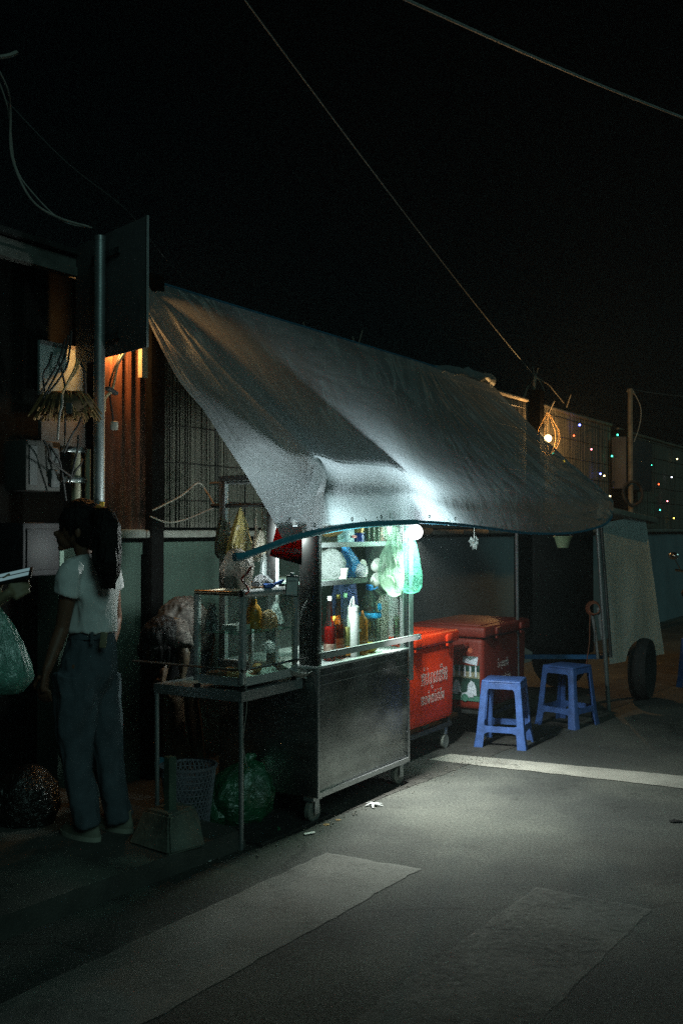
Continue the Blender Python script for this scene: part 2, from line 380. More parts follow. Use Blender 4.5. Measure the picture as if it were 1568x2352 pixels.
# ------------------------------------------------------------------ the wall, the reed screens and their posts
WB = 1.4
green = mat('green_wall', (.042, .072, .056), rough=.85, var=.2, scale=2.2, bump=.25, bscale=40)
capm = mat('wall_cap', (.2, .2, .18), rough=.9, var=.35, scale=12, bump=.5, bscale=50)
greyw = mat('grey_wall', (.18, .25, .28), rough=.9, var=.18, scale=1.8, bump=.2, bscale=40)
rw = thing('garden_wall', 'low green painted garden wall with a rough cement capping under the reed screen', 'wall', C(2, WB, 0), RZ)
q = B(); q.b2((-2.4, 0, 0), (.9, .16, 1.33)); q.b2((-2.4, -.012, 1.33), (.9, .16, 1.40)); part('wall', q, green, rw)
q = B(); q.b2((.9, 0, 0), (14, .16, 1.40)); part('wall', q, greyw, rw, 'grey plastered stretch of the wall')
q = B()
for i in range(26):
    x0 = -2.4 + i * .63
    q.box((x0 + .31, .06, 1.455 + random.uniform(-.006, .006)), (.63, .26 + random.uniform(-.02, .02), .05 + random.uniform(-.01, .01)), bev=.012)
part('capping', q, capm, rw)
reedm = mat('dry_reed', (.07, .062, .05), rough=.6, var=.6, scale=3, stretch=(55, 55, .4), col2=(.19, .18, .14))
tiem = mat('tie_wire', (.03, .03, .028), rough=.6)
def reeds(a0, a1, lab, ztop=2.93, z0=1.49, grp='reed screens along the wall'):
    r = thing('reed_fence', lab, 'fence', C((a0 + a1) / 2, WB + .06, z0), RZ, grp)
    h = (a1 - a0) / 2; q = B(); x = -h
    while x < h:
        w = random.uniform(.004, .009); zt = ztop - z0 + random.uniform(-.02, .015); y = random.uniform(-.006, .006)
        dx = random.uniform(-.012, .012); f = []
        for z, o in ((0, 0), (zt, dx)):
            f.append([q.m.verts.new((x + o - w, y, z)), q.m.verts.new((x + o, y - w, z)), q.m.verts.new((x + o + w, y, z))])
        for k in range(2): q.m.faces.new((f[0][k], f[0][k + 1], f[1][k + 1], f[1][k]))
        x += w * 2 + (random.uniform(.0, .004) if random.random() < .8 else random.uniform(.006, .014))
    part('reed_screen', q, reedm, r)
    q = B(); q.b2((-h, .02, 0), (h, .03, ztop - z0 - .03)); part('backing_sheet', q, mat('backing', (.03, .03, .028), rough=.9), r)
    q = B(); k = .17
    while k < ztop - z0 - .05:
        pts = [(-h + i * .12, -.013, k + .008 * noise.noise(Vector((i * .4, k * 9, a0)))) for i in range(int(2 * h / .12) + 1)]
        q.tube(pts, .0035, 4); k += .235
    part('tie_wire', q, tiem, r)
    q = B(); q.tube([(-h, -.015, ztop - z0 + .0), (0, -.015, ztop - z0 - .01), (h, -.015, ztop - z0 + .0)], .022, 8)
    part('top_pole', q, mat('bamboo_pole', (.2, .18, .14), rough=.7, var=.3), r)
    return r
reeds(.42, 6.62, 'reed screen behind the cart, running up under the tarpaulin')
reeds(6.86, 9.8, 'reed screen right of the tarpaulin, lit orange by the caged bulb', 2.93)
reeds(10.1, 15.5, 'darkest far reed screen at the right edge, beyond the pale box', 2.9)
postm = mat('dark_post', (.004, .004, .004), spec=.08, rough=.9, var=.3, bump=.2)
def fpost(a, w, h, lab):
    wsolo('fence_post', B().box(C(a, WB - .03, h / 2), (w, w, h), rot=Matrix.Rotation(RZ, 3, 'Z'), bev=.006), postm, lab, 'post', C(a, WB, 0))
fpost(.30, .11, 3.0, 'tall black post between the rusty sheets and the reed screen')
fpost(6.70, .13, 3.05, 'dark post just left of the glowing caged bulb')
fpost(9.95, .26, 2.86, 'thick dark post between the two reed screens hung with coloured lights')
# beige slim post near the tarp corner
wsolo('batten', B().box(QW(329, 760, WB - .1), (.05, .03, .55), rot=Matrix.Rotation(RZ, 3, 'Z')), mat('beige_wood', (.3, .26, .18), var=.3), 'short pale wooden batten lit orange beside the black post', 'batten', QW(329, 812, WB - .1))
# corrugated rusty sheets
rust = mat('rusty_sheet', (.045, .013, .005), rough=.8, metal=.1, var=.6, scale=3, stretch=(9, 9, 1.2), bump=.3, bscale=30, col2=(.13, .038, .012))
q = B(); x = -.1; prev = None
while x < .27:
    y = .016 * math.sin((x + .1) * 2 * PI / .076)
    cur = [q.m.verts.new((x, y, z)) for z in (0.0, .7, 1.35)]
    if prev:
        for k in range(2): q.m.faces.new((prev[k], cur[k], cur[k + 1], prev[k + 1]))
    prev = cur; x += .0095
solo('corrugated_sheet', q, rust, 'rusty corrugated iron sheet glowing orange behind the road sign', 'iron sheet', C(0, WB - .03, 1.48), RZ)
# dark building behind, left
dk = mat('dark_render', (.006, .0065, .006), spec=.05, rough=.95, var=.3, scale=4, bump=.3)
lb = thing('old_building', 'dark old building wall behind the meter boxes at the left edge', 'building', C(-1.5, WB, 0), RZ)
q = B(); q.b2((-6, .2, 0), (1.7, .5, 3.0)); part('wall', q, dk, lb)
q = B()
for i in range(2): q.b2((-6, .06 + i * .02, 2.9 + i * .055), (1.7, .12 + i * .04, 2.95 + i * .055))
part('eave', q, mat('eave_board', (.1, .11, .1), rough=.8, var=.3), lb)
q = B(); q.b2((-6, .05, 3.02), (1.7, .6, 3.05)); part('roof', q, darkm, lb)
# far background building past the fence
fb = thing('distant_building', 'unlit low building at the far right end of the street', 'building', (14, 24, 0), math.radians(-20))
q = B(); q.b2((-7, 0, 0), (7, 5, 3.4)); part('wall', q, dk, fb)
q = B(); q.b2((-7.4, -.5, 3.4), (7.4, 5.4, 3.55)); part('roof', q, darkm, fb)
# ------------------------------------------------------------------ THE CART (local frame: x along the front, y to the back)
LC, DC, ZB, ZT = .98, .62, .79, 1.735
cart = thing('food_cart', 'stainless steel street food cart on casters with a lit glass display', 'food cart', C0, RZ)
q = B(); q.b2((0, 0, .13), (LC, DC, .775), bev=.004); part('cabinet', q, steelp, cart)
q = B(); q.b2((.012, -.012, .13), (LC - .004, -.001, .155)); q.b2((-.004, -.012, .13), (.012, -.001, .775))
q.b2((.012, -.004, .735), (LC - .02, -.001, .742)); q.b2((.012, -.004, .69), (LC - .02, -.001, .6945)); q.b2((LC - .012, -.01, .13), (LC + .003, -.001, .6))
for i in range(9):
    for z in (.165, .765): q.ball((.03 + i * (LC - .06) / 8, -.001, z), .004, sy=.5, n=8)
for z in (.3, .45, .6):
    for x in (.012, LC - .018): q.ball((x, -.001, z), .004, sy=.5, n=8)
part('panel_trim', q, steel, cart)
q = B(); q.b2((-.004, -.012, .775), (LC + .004, DC + .004, .79), bev=.003); part('countertop', q, alum, cart)
def posts():
    for i, (lo, hi) in enumerate((((0, -.004, ZB), (.03, .105, ZT)), ((LC - .03, .0, ZB), (LC, .03, ZT)), ((0, DC - .04, ZB), (.03, DC, ZT)), ((LC - .03, DC - .03, ZB), (LC, DC, ZT)), ((0, .25, ZB), (.03, .31, ZT)))):
        part('post', B().b2(lo, hi, bev=.002), darkm if i == 0 else steel, cart)
posts()
q = B(); q.b2((LC - .015, -.02, .60), (LC + .032, -.014, 1.36)); q.b2((LC + .028, -.02, .60), (LC + .032, .02, 1.36)); part('corner_angle', q, alum, cart)
q = B(); q.b2((-.03, -.046, .832), (1.06, -.040, .862)); q.b2((-.03, -.046, .858), (1.06, -.022, .862)); part('push_rail', q, alum, cart)
for x in (.0, 1.03): part('bolt', B().tube([(x, -.05, .846), (x, -.046, .846)], .007, 8), steel, cart)
for z in (.66, .75, .95): part('bolt', B().tube([(LC + .032, 0, z), (LC + .037, 0, z)], .006, 8), steel, cart)
part('rear_panel', B().b2((.03, DC - .02, ZB), (LC - .03, DC - .016, 1.19)), darkm, cart)
shelfm = mat('shelf_white', (.62, .66, .62), rough=.4, var=.08); frost = sheer('frosted_glass', (.62, .75, .68), transp=.35, transl=.6, gloss=.08, bump=.1)
for z, x1 in ((1.205, .62), (1.405, .95)):
    part('shelf', B().b2((.03, .07, z - .008), (x1, DC - .03, z), bev=.002), frost, cart)
    part('shelf_edge', B().b2((.03, .062, z - .022), (x1, .069, z + .004)), steel, cart)
q = B(); q.b2((.0, .03, ZT + .012), (LC, .04, ZT + .022)); q.b2((0, DC - .03, ZT), (LC, DC, ZT + .025)); q.b2((0, .03, ZT), (.03, DC - .03, ZT + .025)); q.b2((LC - .03, .03, ZT), (LC, DC - .03, ZT + .025))
part('roof_frame', q, steel, cart)
part('window_pane', B().b2((.032, .008, ZB + .002), (LC - .032, .012, 1.52)), glassm, cart)
part('window_pane', B().b2((LC - .018, .032, ZB + .002), (LC - .014, DC - .032, 1.52)), glassm, cart)
q = B(); q.b2((.034, .0, ZB + .0), (.046, .02, 1.78)); part('window_frame', q, alum, cart)
q = B(); q.b2((LC - .06, .0, ZB), (LC - .05, .02, 1.78)); part('window_frame', q, alum, cart)
part('roof_panel', B().b2((.01, .042, ZT + .022), (LC - .01, DC - .01, ZT + .03)), sheer('roof_shade_film', (.3, .33, .33), transp=.3, transl=.5, gloss=.05, bump=.1), cart)  # hidden roof sheet added to shade the awning above, part see-through to soften it
q = B(); q.tube([(.015, .05, 1.605), (.015, DC + .06, 1.605)], .012, 8); part('hanging_rail', q, darkm, cart)
q = B(); q.tube([(.015, DC + .07, ZT - .01), (.015, .3, ZT - .01)], .009, 8); part('hanging_rail', q, steel, cart)
casterw = mat('caster_wheel', (.2, .21, .19), rough=.6, var=.25)
for x in (-.0, LC - .08):
    for y in (.02, DC - .06):
        f = B(); f.b2((x - .005, y - .005, .112), (x + .075, y + .055, .13)); f.b2((x + .012, y - .004, .045), (x + .052, y + .0, .115)); f.b2((x + .012, y + .05, .045), (x + .052, y + .054, .115)); f.tube([(x + .032, y - .006, .055), (x + .032, y + .056, .055)], .008, 8)
        fo = part('caster', f, galv, cart)
        w = B(); M = Matrix.Translation((x + .032, y + .025, .057)) @ Matrix.Rotation(PI / 2, 4, 'X')
        t = B(); t.lathe((0, 0, 0), [(.03, -.013), (.05, -.0165), (.056, -.012), (.056, .012), (.05, .0165), (.03, .013)], 24); t.xf(M)
        wo_ = part('wheel', t, casterw, fo)
def cs(name, b, mt, lab, cat, a, bb, z, rz=0, **k): return solo(name, b, mt, lab, cat, loc=C(a, bb, z), rz=RZ + rz, **k)
def cth(name, lab, cat, a, bb, z, rz=0, group=None): return thing(name, lab, cat, C(a, bb, z), RZ + rz, group)
# lamps of the cart
lt = cth('tube_lamp', 'short white tube lamp glowing upright inside the cart by its left post', 'lamp', .046, .05, 1.24)
part('tube', B().tube([(0, 0, .0), (0, 0, .26)], .009, 12), glow('tube_glow', (.9, 1, 1), 40), lt)
part('cap', B().tube([(0, 0, .26), (0, 0, .285)], .011, 12), whitep, lt)
part('cap', B().tube([(0, 0, -.02), (0, 0, 0)], .011, 12), whitep, lt)
l2 = cth('tube_lamp', 'small white lamp glowing behind the coffee packet, outside the cart post', 'lamp', .03, .15, 1.40)
part('tube', B().tube([(0, 0, .0), (0, 0, .1)], .012, 12), MATS['tube_glow'], l2)
part('cap', B().tube([(0, 0, .1), (0, 0, .125)], .014, 12), whitep, l2)
lamp('side_light', (-.035, .0, .05), 15, (.9, 1, .95), .03, l2)
lamp('tube_light', (.03, .0, .1), TUBE, (.86, 1, .98), .04, lt)
LP = inv(P(953, 1222, 5.9))
bl = cth('light_bulb', 'glaring white round bulb hanging under the tarpaulin edge at the cart corner', 'light bulb', LP.x, LP.y, LP.z)
part('globe', B().ball((0, 0, 0), .044, sz=1.0), glow('bulb_glow', (.95, .97, 1), 45), bl)
part('socket', B().tube([(0, 0, .04), (0, 0, .075)], [.015, .018], 12), whitep, bl)
part('flex', B().tube([(0, 0, .075), (.01, .03, .12)], .003, 6), wirem, bl)
lamp('bulb_light', (.045, .06, -.03), BULB, (.86, 1, .98), .075, bl)
al = bpy.data.lights.new('bulb_down_light', 'AREA'); al.shape = 'DISK'; al.size = .07; al.energy = BULB * .6; al.spread = math.radians(128); al.color = (.95, 1, .93)
alo = bpy.data.objects.new('bulb_down_light', al); COL.objects.link(alo); alo.location = (0, 0, -.055); alo.parent = bl

# bottles and jars on the counter
def bottle(name, lab, cat, u, base_b, ztop, prof, mt, liquid=None, capm_=None, capr=.012, caph=.02, n=20, grp='bottles along the cart counter', sy=1):
    p = Q(u, 1400, base_b); h = ztop - ZB
    t = cth(name, lab, cat, p.x, base_b, ZB + .001, group=grp)
    pr = [(r, z * h) for r, z in prof]
    part('bottle_wall', B().lathe((0, 0, 0), pr, n, sy=sy), mt, t)
    if liquid:
        lm, lv = liquid; li = [(max(.001, r - .004), max(z * h, .004)) for r, z in prof if z <= lv]
        part('liquid', B().lathe((0, 0, 0), li, n, sy=sy), lm, t)
    if capm_: part('cap', B().lathe((0, 0, h), [(capr, 0), (capr, caph), (capr * .8, caph + .003)], 14), capm_, t)
    return t
clearb = glass('bottle_glass', (.85, .93, .85), .1, .04)
amberg = glass('amber_glass', (.55, .3, .06), .08, .05); redg = glass('red_glass', (.75, .18, .08), .08, .05)
chil = mat('chilli_sauce', (.5, .06, .02), rough=.35, var=.2, scale=30); ambl = mat('amber_sauce', (.32, .13, .02), rough=.3); yell = mat('yellow_sauce', (.75, .62, .25), rough=.4)
FISH = [(.03, 0), (.032, .02), (.033, .5), (.031, .56), (.022, .64), (.015, .69), (.017, .73), (.0145, .77), (.017, .82), (.0135, .88), (.0135, 1)]
lb_ = bottle('sauce_bottle', 'red chilli sauce bottle with ribbed neck, first from the left post', 'bottle', 757, .06, 1.105, FISH, redg, (chil, .6), whitep)
part('label', B().lathe((0, 0, 0), [(.0335, .03), (.0338, .035), (.0338, .085), (.0335, .09)], 20, cap=False), mat('red_label', (.6, .16, .1), var=.6, scale=60, col2=(.75, .6, .5)), lb_)
bb_ = bottle('sauce_bottle', 'amber fish sauce bottle with gold cap, second from the left post', 'bottle', 777, .09, 1.105, FISH, amberg, (ambl, .6), mat('gold_cap', (.4, .28, .08), rough=.35, metal=.8))
part('label', B().lathe((0, 0, 0), [(.0335, .04), (.0338, .045), (.0338, .10), (.0335, .105)], 20, cap=False), mat('brown_label', (.25, .11, .04), var=.6, scale=60), bb_)
gb = bottle('sauce_bottle', 'clear bottle of pale yellow sauce with a light green cap', 'bottle', 793, .08, 1.11, FISH, clearb, (yell, .5), mat('green_cap', (.25, .55, .3), rough=.4))
part('label', B().lathe((0, 0, 0), [(.0335, .01), (.0338, .015), (.0338, .055), (.0335, .06)], 20, cap=False), mat('orange_label', (.7, .3, .04), var=.3, scale=50), gb)
milky = mat('milky_plastic', (.62, .64, .62), rough=.4, var=.04)
sq = bottle('squeeze_bottle', 'white squeeze bottle with a spout and a looped cap strap', 'bottle', 811, .05, 1.035, [(.032, 0), (.0335, .03), (.0335, .9), (.03, .95), (.03, 1)], milky)
part('spout', B().lathe((0, 0, .245), [(.031, 0), (.031, .022), (.02, .032), (.009, .036), (.005, .08)], 18), whitep, sq)
part('strap', B().tube(catmull([Vector((0.005, 0, .315)), Vector((-.018, 0, .31)), Vector((-.032, 0, .285)), Vector((-.033, 0, .255))], 4), .0028, 6), whitep, sq)
part('sticker', B().box((.012, -.0335, .14), (.028, .001, .014)), paper, sq)
jug = bottle('water_jug', 'large clear water jug with blue cap and blue label band', 'jug', 849, .2, 1.12, [(.06, 0), (.064, .04), (.064, .5), (.066, .52), (.064, .56), (.063, .64), (.055, .78), (.036, .9), (.018, .97), (.018, 1)], clearb, (mat('cloudy_water', (.35, .33, .2), rough=.3), .33), mat('blue_cap', (.02, .2, .6), rough=.4), .021, .03)
bl_ = mat('blue_label', (.02, .3, .62), rough=.45, var=.5, scale=40)
part('label', B().lathe((0, 0, 0), [(.0655, .17), (.067, .175), (.067, .195), (.0655, .2)], 24, cap=False), bl_, jug)
part('handle', B().tube([(0, -.02, .335), (.03, -.025, .34), (.055, -.02, .345)], .005, 6), MATS['blue_cap'], jug)
q = B(); q.ball((0, -.066, .235), .022, sy=.12, sz=1.0, wob=.5, seed=4); part('print', q, bl_, jug)
cs('lemon_slices', B().lathe((0, 0, 0), [(.03, 0), (.045, .02), (.052, .045), (.05, .05)], 18), mat('yellow_bowl', (.75, .45, .03), rough=.5, var=.25, scale=40), 'small yellow bowl in front of the big water jug', 'bowl', Q(848, 1500, .07).x, .07, ZB + .002)
bottle('sauce_bottle', 'second squeeze bottle, orange, between the white one and the water jug', 'bottle', 832, .045, 1.02, [(.028, 0), (.03, .03), (.03, .8), (.022, .88), (.012, .92), (.004, 1.05)], mat('orange_bottle', (.65, .22, .03), rough=.4))
bottle('milk_jug', 'dull beige plastic bottle between the two biggest jugs', 'jug', 876, .28, 1.07, [(.05, 0), (.052, .03), (.052, .7), (.045, .85), (.022, .93), (.02, 1)], mat('beige_plastic', (.36, .36, .3), rough=.5), sy=.8)
wj = bottle('milk_jug', 'white plastic jug with a white screw cap nearest the right corner', 'jug', 897, .33, 1.11, [(.058, 0), (.06, .03), (.06, .65), (.055, .76), (.03, .9), (.022, .95), (.022, 1)], milky, None, whitep, .024, .02, sy=.8)
cs('cloth_sack', B().loft([((0, 0, 0), .16, .05), ((0, 0, .1), .17, .06), ((0, 0, .25), .15, .05), ((0, 0, .36), .12, .035)], 28, wob=.25), mat('navy_cloth', (.015, .03, .09), rough=.8, var=.5, scale=12), 'dark blue cloth bag behind the bottles inside the cart', 'bag', Q(790,1380,.44).x, .44, ZB + .002)
cs('jar', B().lathe((0, 0, 0), [(.035, 0), (.036, .15), (.03, .17), (.03, .2)], 18), mat('dark_jar', (.05, .02, .02), rough=.3), 'dark brown jar standing behind the big water jug', 'jar', Q(846,1400,.4).x, .4, ZB + .002)
# upper shelves
bagw = sheer('white_film', (.8, .84, .84), transp=.12, transl=.5, gloss=.12, bump=.8, bscale=30)
blueb = sheer('blue_film', (.06, .42, .85), transp=.06, transl=.5, gloss=.12, bump=.8, bscale=22)
cs('plastic_bag', B().loft([((0, 0, 0), .06, .05), ((0, 0, .03), .09, .07), ((.01, 0, .09), .09, .07), ((.0, 0, .14), .06, .05), ((0, 0, .165), .02, .02)], 26, wob=.3, seed=2), bagw, 'full white plastic bag on the lower shelf by the left post', 'plastic bag', Q(762,1300,.2).x, .2, 1.207)
cs('plastic_bag', B().loft([((.06, 0, 0), .09, .04), ((.05, 0, .06), .085, .045), ((.02, 0, .12), .05, .03), ((-.02, 0, .185), .03, .012)], 26, wob=.25, seed=5), blueb, 'bright blue plastic bag slumped on the lower shelf', 'plastic bag', Q(796,1300,.2).x, .2, 1.207)
cs('serving_plate', B().lathe((0, 0, 0), [(.042, -.004), (.045, 0), (.042, .004)], 24).xf(Matrix.Rotation(PI / 2, 4, 'X')), mat('plate', (.5, .5, .45), rough=.4), 'pale round plate standing on edge at the back of the shelf', 'plate', Q(833,1300,.3).x, .3, 1.253)
cs('wrapped_cup', B().loft([((0, 0, 0), .04, .03), ((0, 0, .03), .05, .035), ((.01, 0, .06), .04, .03), ((0, 0, .075), .01, .01)], 20, wob=.4), bagw, 'crumpled clear bag beside the plate on the lower shelf', 'plastic bag', Q(826,1300,.16).x, .16, 1.207)
cs('cooking_pot', B().lathe((0, 0, 0), [(.03, 0), (.07, .02), (.085, .05), (.09, .075), (.094, .078)], 26), mat('brown_pot', (.3, .16, .06), rough=.35, var=.2), 'brown bowl high on the top shelf at the left', 'bowl', Q(757,1230,.25).x, .25, 1.436)
cs('glass_bowl', B().lathe((0, 0, 0), [(.03, 0), (.075, .02), (.08, .03)], 22), clearb, 'clear shallow bowl under the brown bowl', 'bowl', Q(757,1230,.22).x, .22, 1.407)
pk = cth('food_pouch', 'pale blue food pouch leaning on the top shelf', 'pouch', Q(794,1230,.2).x, .2, 1.407)
part('packet', B().loft([((0, 0, 0), .075, .03), ((0, 0, .05), .08, .035), ((0, 0, .1), .07, .02), ((.0, 0, .125), .065, .004)], 24, wob=.12), mat('pale_blue_film', (.45, .72, .85), rough=.3, var=.3, scale=18), pk)
part('logo_patch', B().box((.03, -.04, .03), (.04, .003, .015)), mat('red_patch', (.6, .05, .03)), pk)
jr = cth('condensed_milk_jar', 'small blue tin with a gold lid on the top shelf', 'tin', Q(822,1230,.2).x, .2, 1.407)
part('tin', B().lathe((0, 0, 0), [(.034, 0), (.034, .05)], 20), mat('navy_tin', (.02, .06, .3), rough=.3), jr)
part('lid', B().lathe((0, 0, .0505), [(.03, 0), (.034, .02), (.034, .045), (.02, .06)], 18), mat('gold_foil', (.5, .33, .1), rough=.35, var=.5, scale=60, metal=.4), jr)
k0 = None
for i, (x, y) in enumerate([(Q(u_, 1230, .2).x, .2) for u_ in (841, 853, 865, 877, 889)]):
    lab = ['first drinking glass right of the gold lidded tin', 'drinking glass second from the gold lidded tin', 'middle glass of the five on the top shelf', 'drinking glass just left of the green hanging bag', 'last glass of the top shelf row, behind the green bag'][i]
    if k0 is None:
        k0 = cth('drinking_glass', lab, 'glass', x, y, 1.407, group='drinking glasses on the top shelf')
        part('cup', B().lathe((0, 0, 0), [(.02, 0), (.022, .002), (.028, .10), (.026, .10), (.021, .006)], 18, cap=False), clearb, k0)
    else: dup(k0, C(x, y, 1.407), RZ, lab)

# green carrier bag hanging at the corner, with white tubs inside
greenf = sheer('green_film', (.4, .58, .46), transp=.66, transl=.35, gloss=.1, bump=.7, bscale=18, var=.25, stretch=(1, 1, .5))
greend = sheer('dark_green_film', (.08, .3, .22), transp=.4, transl=.5, gloss=.12, bump=.9, bscale=14, var=.5)
def hangbag(name, lab, cat, top, prof, mt, seed=0, sy=.7, group=None, wob=.16, fold=.1, n=72, rz=0):
    """prof: (drop below the knot, half width, sideways shift)"""
    t = thing(name, lab, cat, top, RZ + rz, group); q = B()
    rings = []; fine_ = []
    for (a0, a1, a2), (b0, b1, b2) in zip(prof, prof[1:]):
        for k in range(4): fine_.append((a0 + (b0 - a0) * k / 4, a1 + (b1 - a1) * k / 4, a2 + (b2 - a2) * k / 4))
    prof = fine_ + [prof[-1]]
    for i, (dz, r, sx) in enumerate(prof):
        ring = []
        for k in range(n):
            a = 2 * PI * k / n; f = 1 + fold * (1 - i / len(prof)) * math.sin(a * 6 + seed + i * .09)
            f += wob * noise.noise(Vector((math.cos(a) * 1.6 + seed, math.sin(a) * 1.6, dz * 12))) + .07 * noise.noise(Vector((math.cos(a) * 5 + seed, math.sin(a) * 5, dz * 45))) + .05 * abs(noise.noise(Vector((math.cos(a) * 11 + seed, math.sin(a) * 11, dz * 20))))
            ring.append(q.m.verts.new((sx + math.cos(a) * r * f, math.sin(a) * r * sy * f, -dz)))
        rings.append(ring)
    for a, b in zip(rings, rings[1:]):
        for k in range(n): q.m.faces.new((a[k], a[(k + 1) % n], b[(k + 1) % n], b[k]))
    q.m.faces.new(rings[-1]); q.m.faces.new(rings[0][::-1])
    part('film', q, mt, t); return t
tp = P(906, 1200, 5.80)
gbag = hangbag('carrier_bag', 'light green carrier bag of white tubs hanging at the cart corner', 'carrier bag', tp, [(0, .006, 0), (.05, .026, -.002), (.12, .06, -.012), (.19, .086, -.03), (.26, .098, -.042), (.32, .1, -.038), (.37, .082, -.02), (.405, .05, .0), (.42, .012, .0)], greenf, seed=1, sy=.62)
tubm = mat('tub_white', (.5, .52, .48), rough=.4, var=.04)
for i, (u, v, r, sz, lab) in enumerate(((866, 1298, .033, 1.1, 'upper left white tub in the light green bag'), (894, 1288, .036, 1.35, 'tallest white tub in the light green bag'), (866, 1331, .036, 1.0, 'lower left white tub in the light green bag'), (893, 1334, .029, 1.0, 'lower right white tub in the light green bag'))):
    p = P(u, v, 5.80); b = B().lathe((0, 0, 0), [(r * .8, -r * .85 * sz), (r, -r * .5 * sz), (r * 1.02, r * .45 * sz), (r * .85, r * .8 * sz), (r * .4, r * .9 * sz)], 24)
    wsolo('food_tub', b.xf(Matrix.Translation(p) @ Matrix.Rotation(.5 * (-1) ** i, 4, 'Y') @ Matrix.Rotation(.8, 4, 'X')), tubm, lab, 'tub', p, group='white tubs in the green bag')
tp = P(938, 1205, 5.95)
hangbag('carrier_bag', 'dark green carrier bag hanging right of the bag of tubs', 'carrier bag', tp, [(0, .006, 0), (.05, .035, .0), (.12, .062, .01), (.2, .08, .02), (.3, .088, .03), (.36, .086, .035), (.39, .07, .03), (.4, .03, .03)], greend, seed=3, sy=.6)
hk = B().tube(catmull([P(898, 1192, 5.7), P(903, 1200, 5.7), P(910, 1203, 5.7), P(915, 1196, 5.7), P(910, 1188, 5.7)], 4), .0025, 6)
wsolo('wire_hook', hk, steel, 'thin bent wire hook holding the green bags on the awning edge', 'hook', P(905, 1196, 5.7))

# ------------------------------------------------------------------ side table, glass case and what they hold
TA, TB, TW, TD, TZ = -.525, .072, .50, .53, .725
tb = cth('side_table', 'low steel side table on thin pipe legs joined to the cart', 'table', TA, TB, 0)
part('tabletop', B().b2((0, 0, TZ - .008), (TW, TD, TZ), bev=.002), steel, tb)
q = B(); q.b2((0, -.004, TZ - .045), (TW, -.0005, TZ + .002)); q.b2((-.004, -.004, TZ - .045), (-.0005, TD, TZ + .002)); part('apron', q, steel, tb)
for x, y in ((.0, .0), (.0, TD - .02)):
    part('leg', B().tube([(x + .008, y + .006, 0), (x - .002, y + .002, TZ - .046)], .0115, 10), galv, tb)
q = B(); q.tube([(-.02, -.016, .83), (TW + .02, -.016, .83)], .011, 6, flat=.5); part('guard_rail', q, darkm, tb)
q = B(); q.tube([(-.02, -.016, .83), (-.02, TD + .12, .83)], .011, 6, flat=.5); part('guard_rail', q, darkm, tb)
q = B(); q.tube([(TW - .06, -.01, TZ + .008), (TW - .02, -.015, TZ + .014), (TW + .01, -.02, TZ + .006)], .005, 8); part('latch', q, alum, tb)
c0 = (-.5, .085); CWd, CDp, CZ0, CZ1 = .43, .27, TZ + .012, 1.178
cs_ = cth('glass_case', 'small aluminium framed glass display case standing on the side table', 'display case', c0[0], c0[1], 0)
for x, y in ((.0, .0), (CWd, 0), (0, CDp), (CWd, CDp)):
    part('corner_post', B().box((x, y, (CZ0 + CZ1) / 2 + .006), (.026 if x == 0 else .02, .024, CZ1 - CZ0 - .03), bev=.002), alum, cs_)
    part('foot', B().box((x, y, TZ + .009), (.026, .026, .016), bev=.003), rubber, cs_)
q = B(); q.tube([(-.012, 0, CZ1), (CWd + .012, 0, CZ1)], .02, 12); part('top_rail', q, alum, cs_)
q = B(); q.tube([(0, .0, CZ1), (0, CDp + .01, CZ1)], .012, 12); q.tube([(CWd, 0, CZ1), (CWd, CDp + .01, CZ1)], .01, 12); q.tube([(0, CDp, CZ1), (CWd, CDp, CZ1)], .01, 12); part('top_rail', q, mat('brown_alum', (.35, .3, .22), rough=.3, metal=.9), cs_)
q = B()
for x in (0, CWd): q.ball((x, 0, CZ1), .021, n=10)
part('corner_cap', q, blackp, cs_)
for lo, hi in (((.013, -.002, CZ0 + .05), (CWd - .008, .002, CZ1 - .015)), ((-.002, .011, CZ0 + .05), (.002, CDp - .011, CZ1 - .015)), ((CWd - .002, .011, CZ0 + .05), (CWd + .002, CDp - .011, CZ1 - .015))):
    part('glass_pane', B().b2(lo, hi), glassm, cs_)
part('top_glass', B().b2((.01, .012, CZ1 - .01), (CWd - .01, CDp - .012, CZ1 - .006)), glassm, cs_)
gsh = glass('shelf_glass', (.75, .95, .9), .16, .06)
part('shelf', B().b2((.014, .012, .985), (CWd - .014, CDp - .012, .991)), gsh, cs_)
q = B(); q.b2((.014, -.004, CZ0 + .01), (CWd - .014, .004, CZ0 + .05)); q.b2((-.004, .011, CZ0 + .01), (.004, CDp - .011, CZ0 + .05)); part('base_rail', q, alum, cs_)
part('base_tray', B().b2((.014, .006, CZ0 + .012), (CWd - .014, CDp - .006, CZ0 + .022)), shelfm, cs_)
def inp(u, v, b): return Q(u, v, b)
p = inp(583, 1440, .2)
jb = cth('ribbed_jar', 'amber ribbed plastic jar lying against the case glass on the middle shelf', 'jar', p.x, .2, .992)
amb = mat('amber_plastic', (.55, .25, .03), rough=.3, var=.35, scale=20, coat=.3)
pr = [(.036, 0)] + [(.038 + (.0018 if i % 2 else 0), .004 + i * .0035) for i in range(9)] + [(.038, .04), (.037, .09), (.03, .105), (.016, .12), (.014, .145)]
part('jar_wall', B().lathe((0, 0, 0), pr, 22), amb, jb)
part('cap', B().lathe((-.002, 0, .146), [(.014, 0), (.014, .012)], 12), whitep, jb)
p = inp(487, 1440, .3); cs('plastic_bag', B().loft([((0, 0, 0), .035, .03), ((0, 0, .05), .03, .025), ((0, 0, .09), .02, .02), ((.005, 0, .13), .012, .01)], 20, wob=.5, seed=8), sheer('dark_film', (.12, .14, .16), transp=.2, gloss=.25, bump=1), 'dark crumpled bag standing at the left inside the glass case', 'plastic bag', p.x, .3, .992)
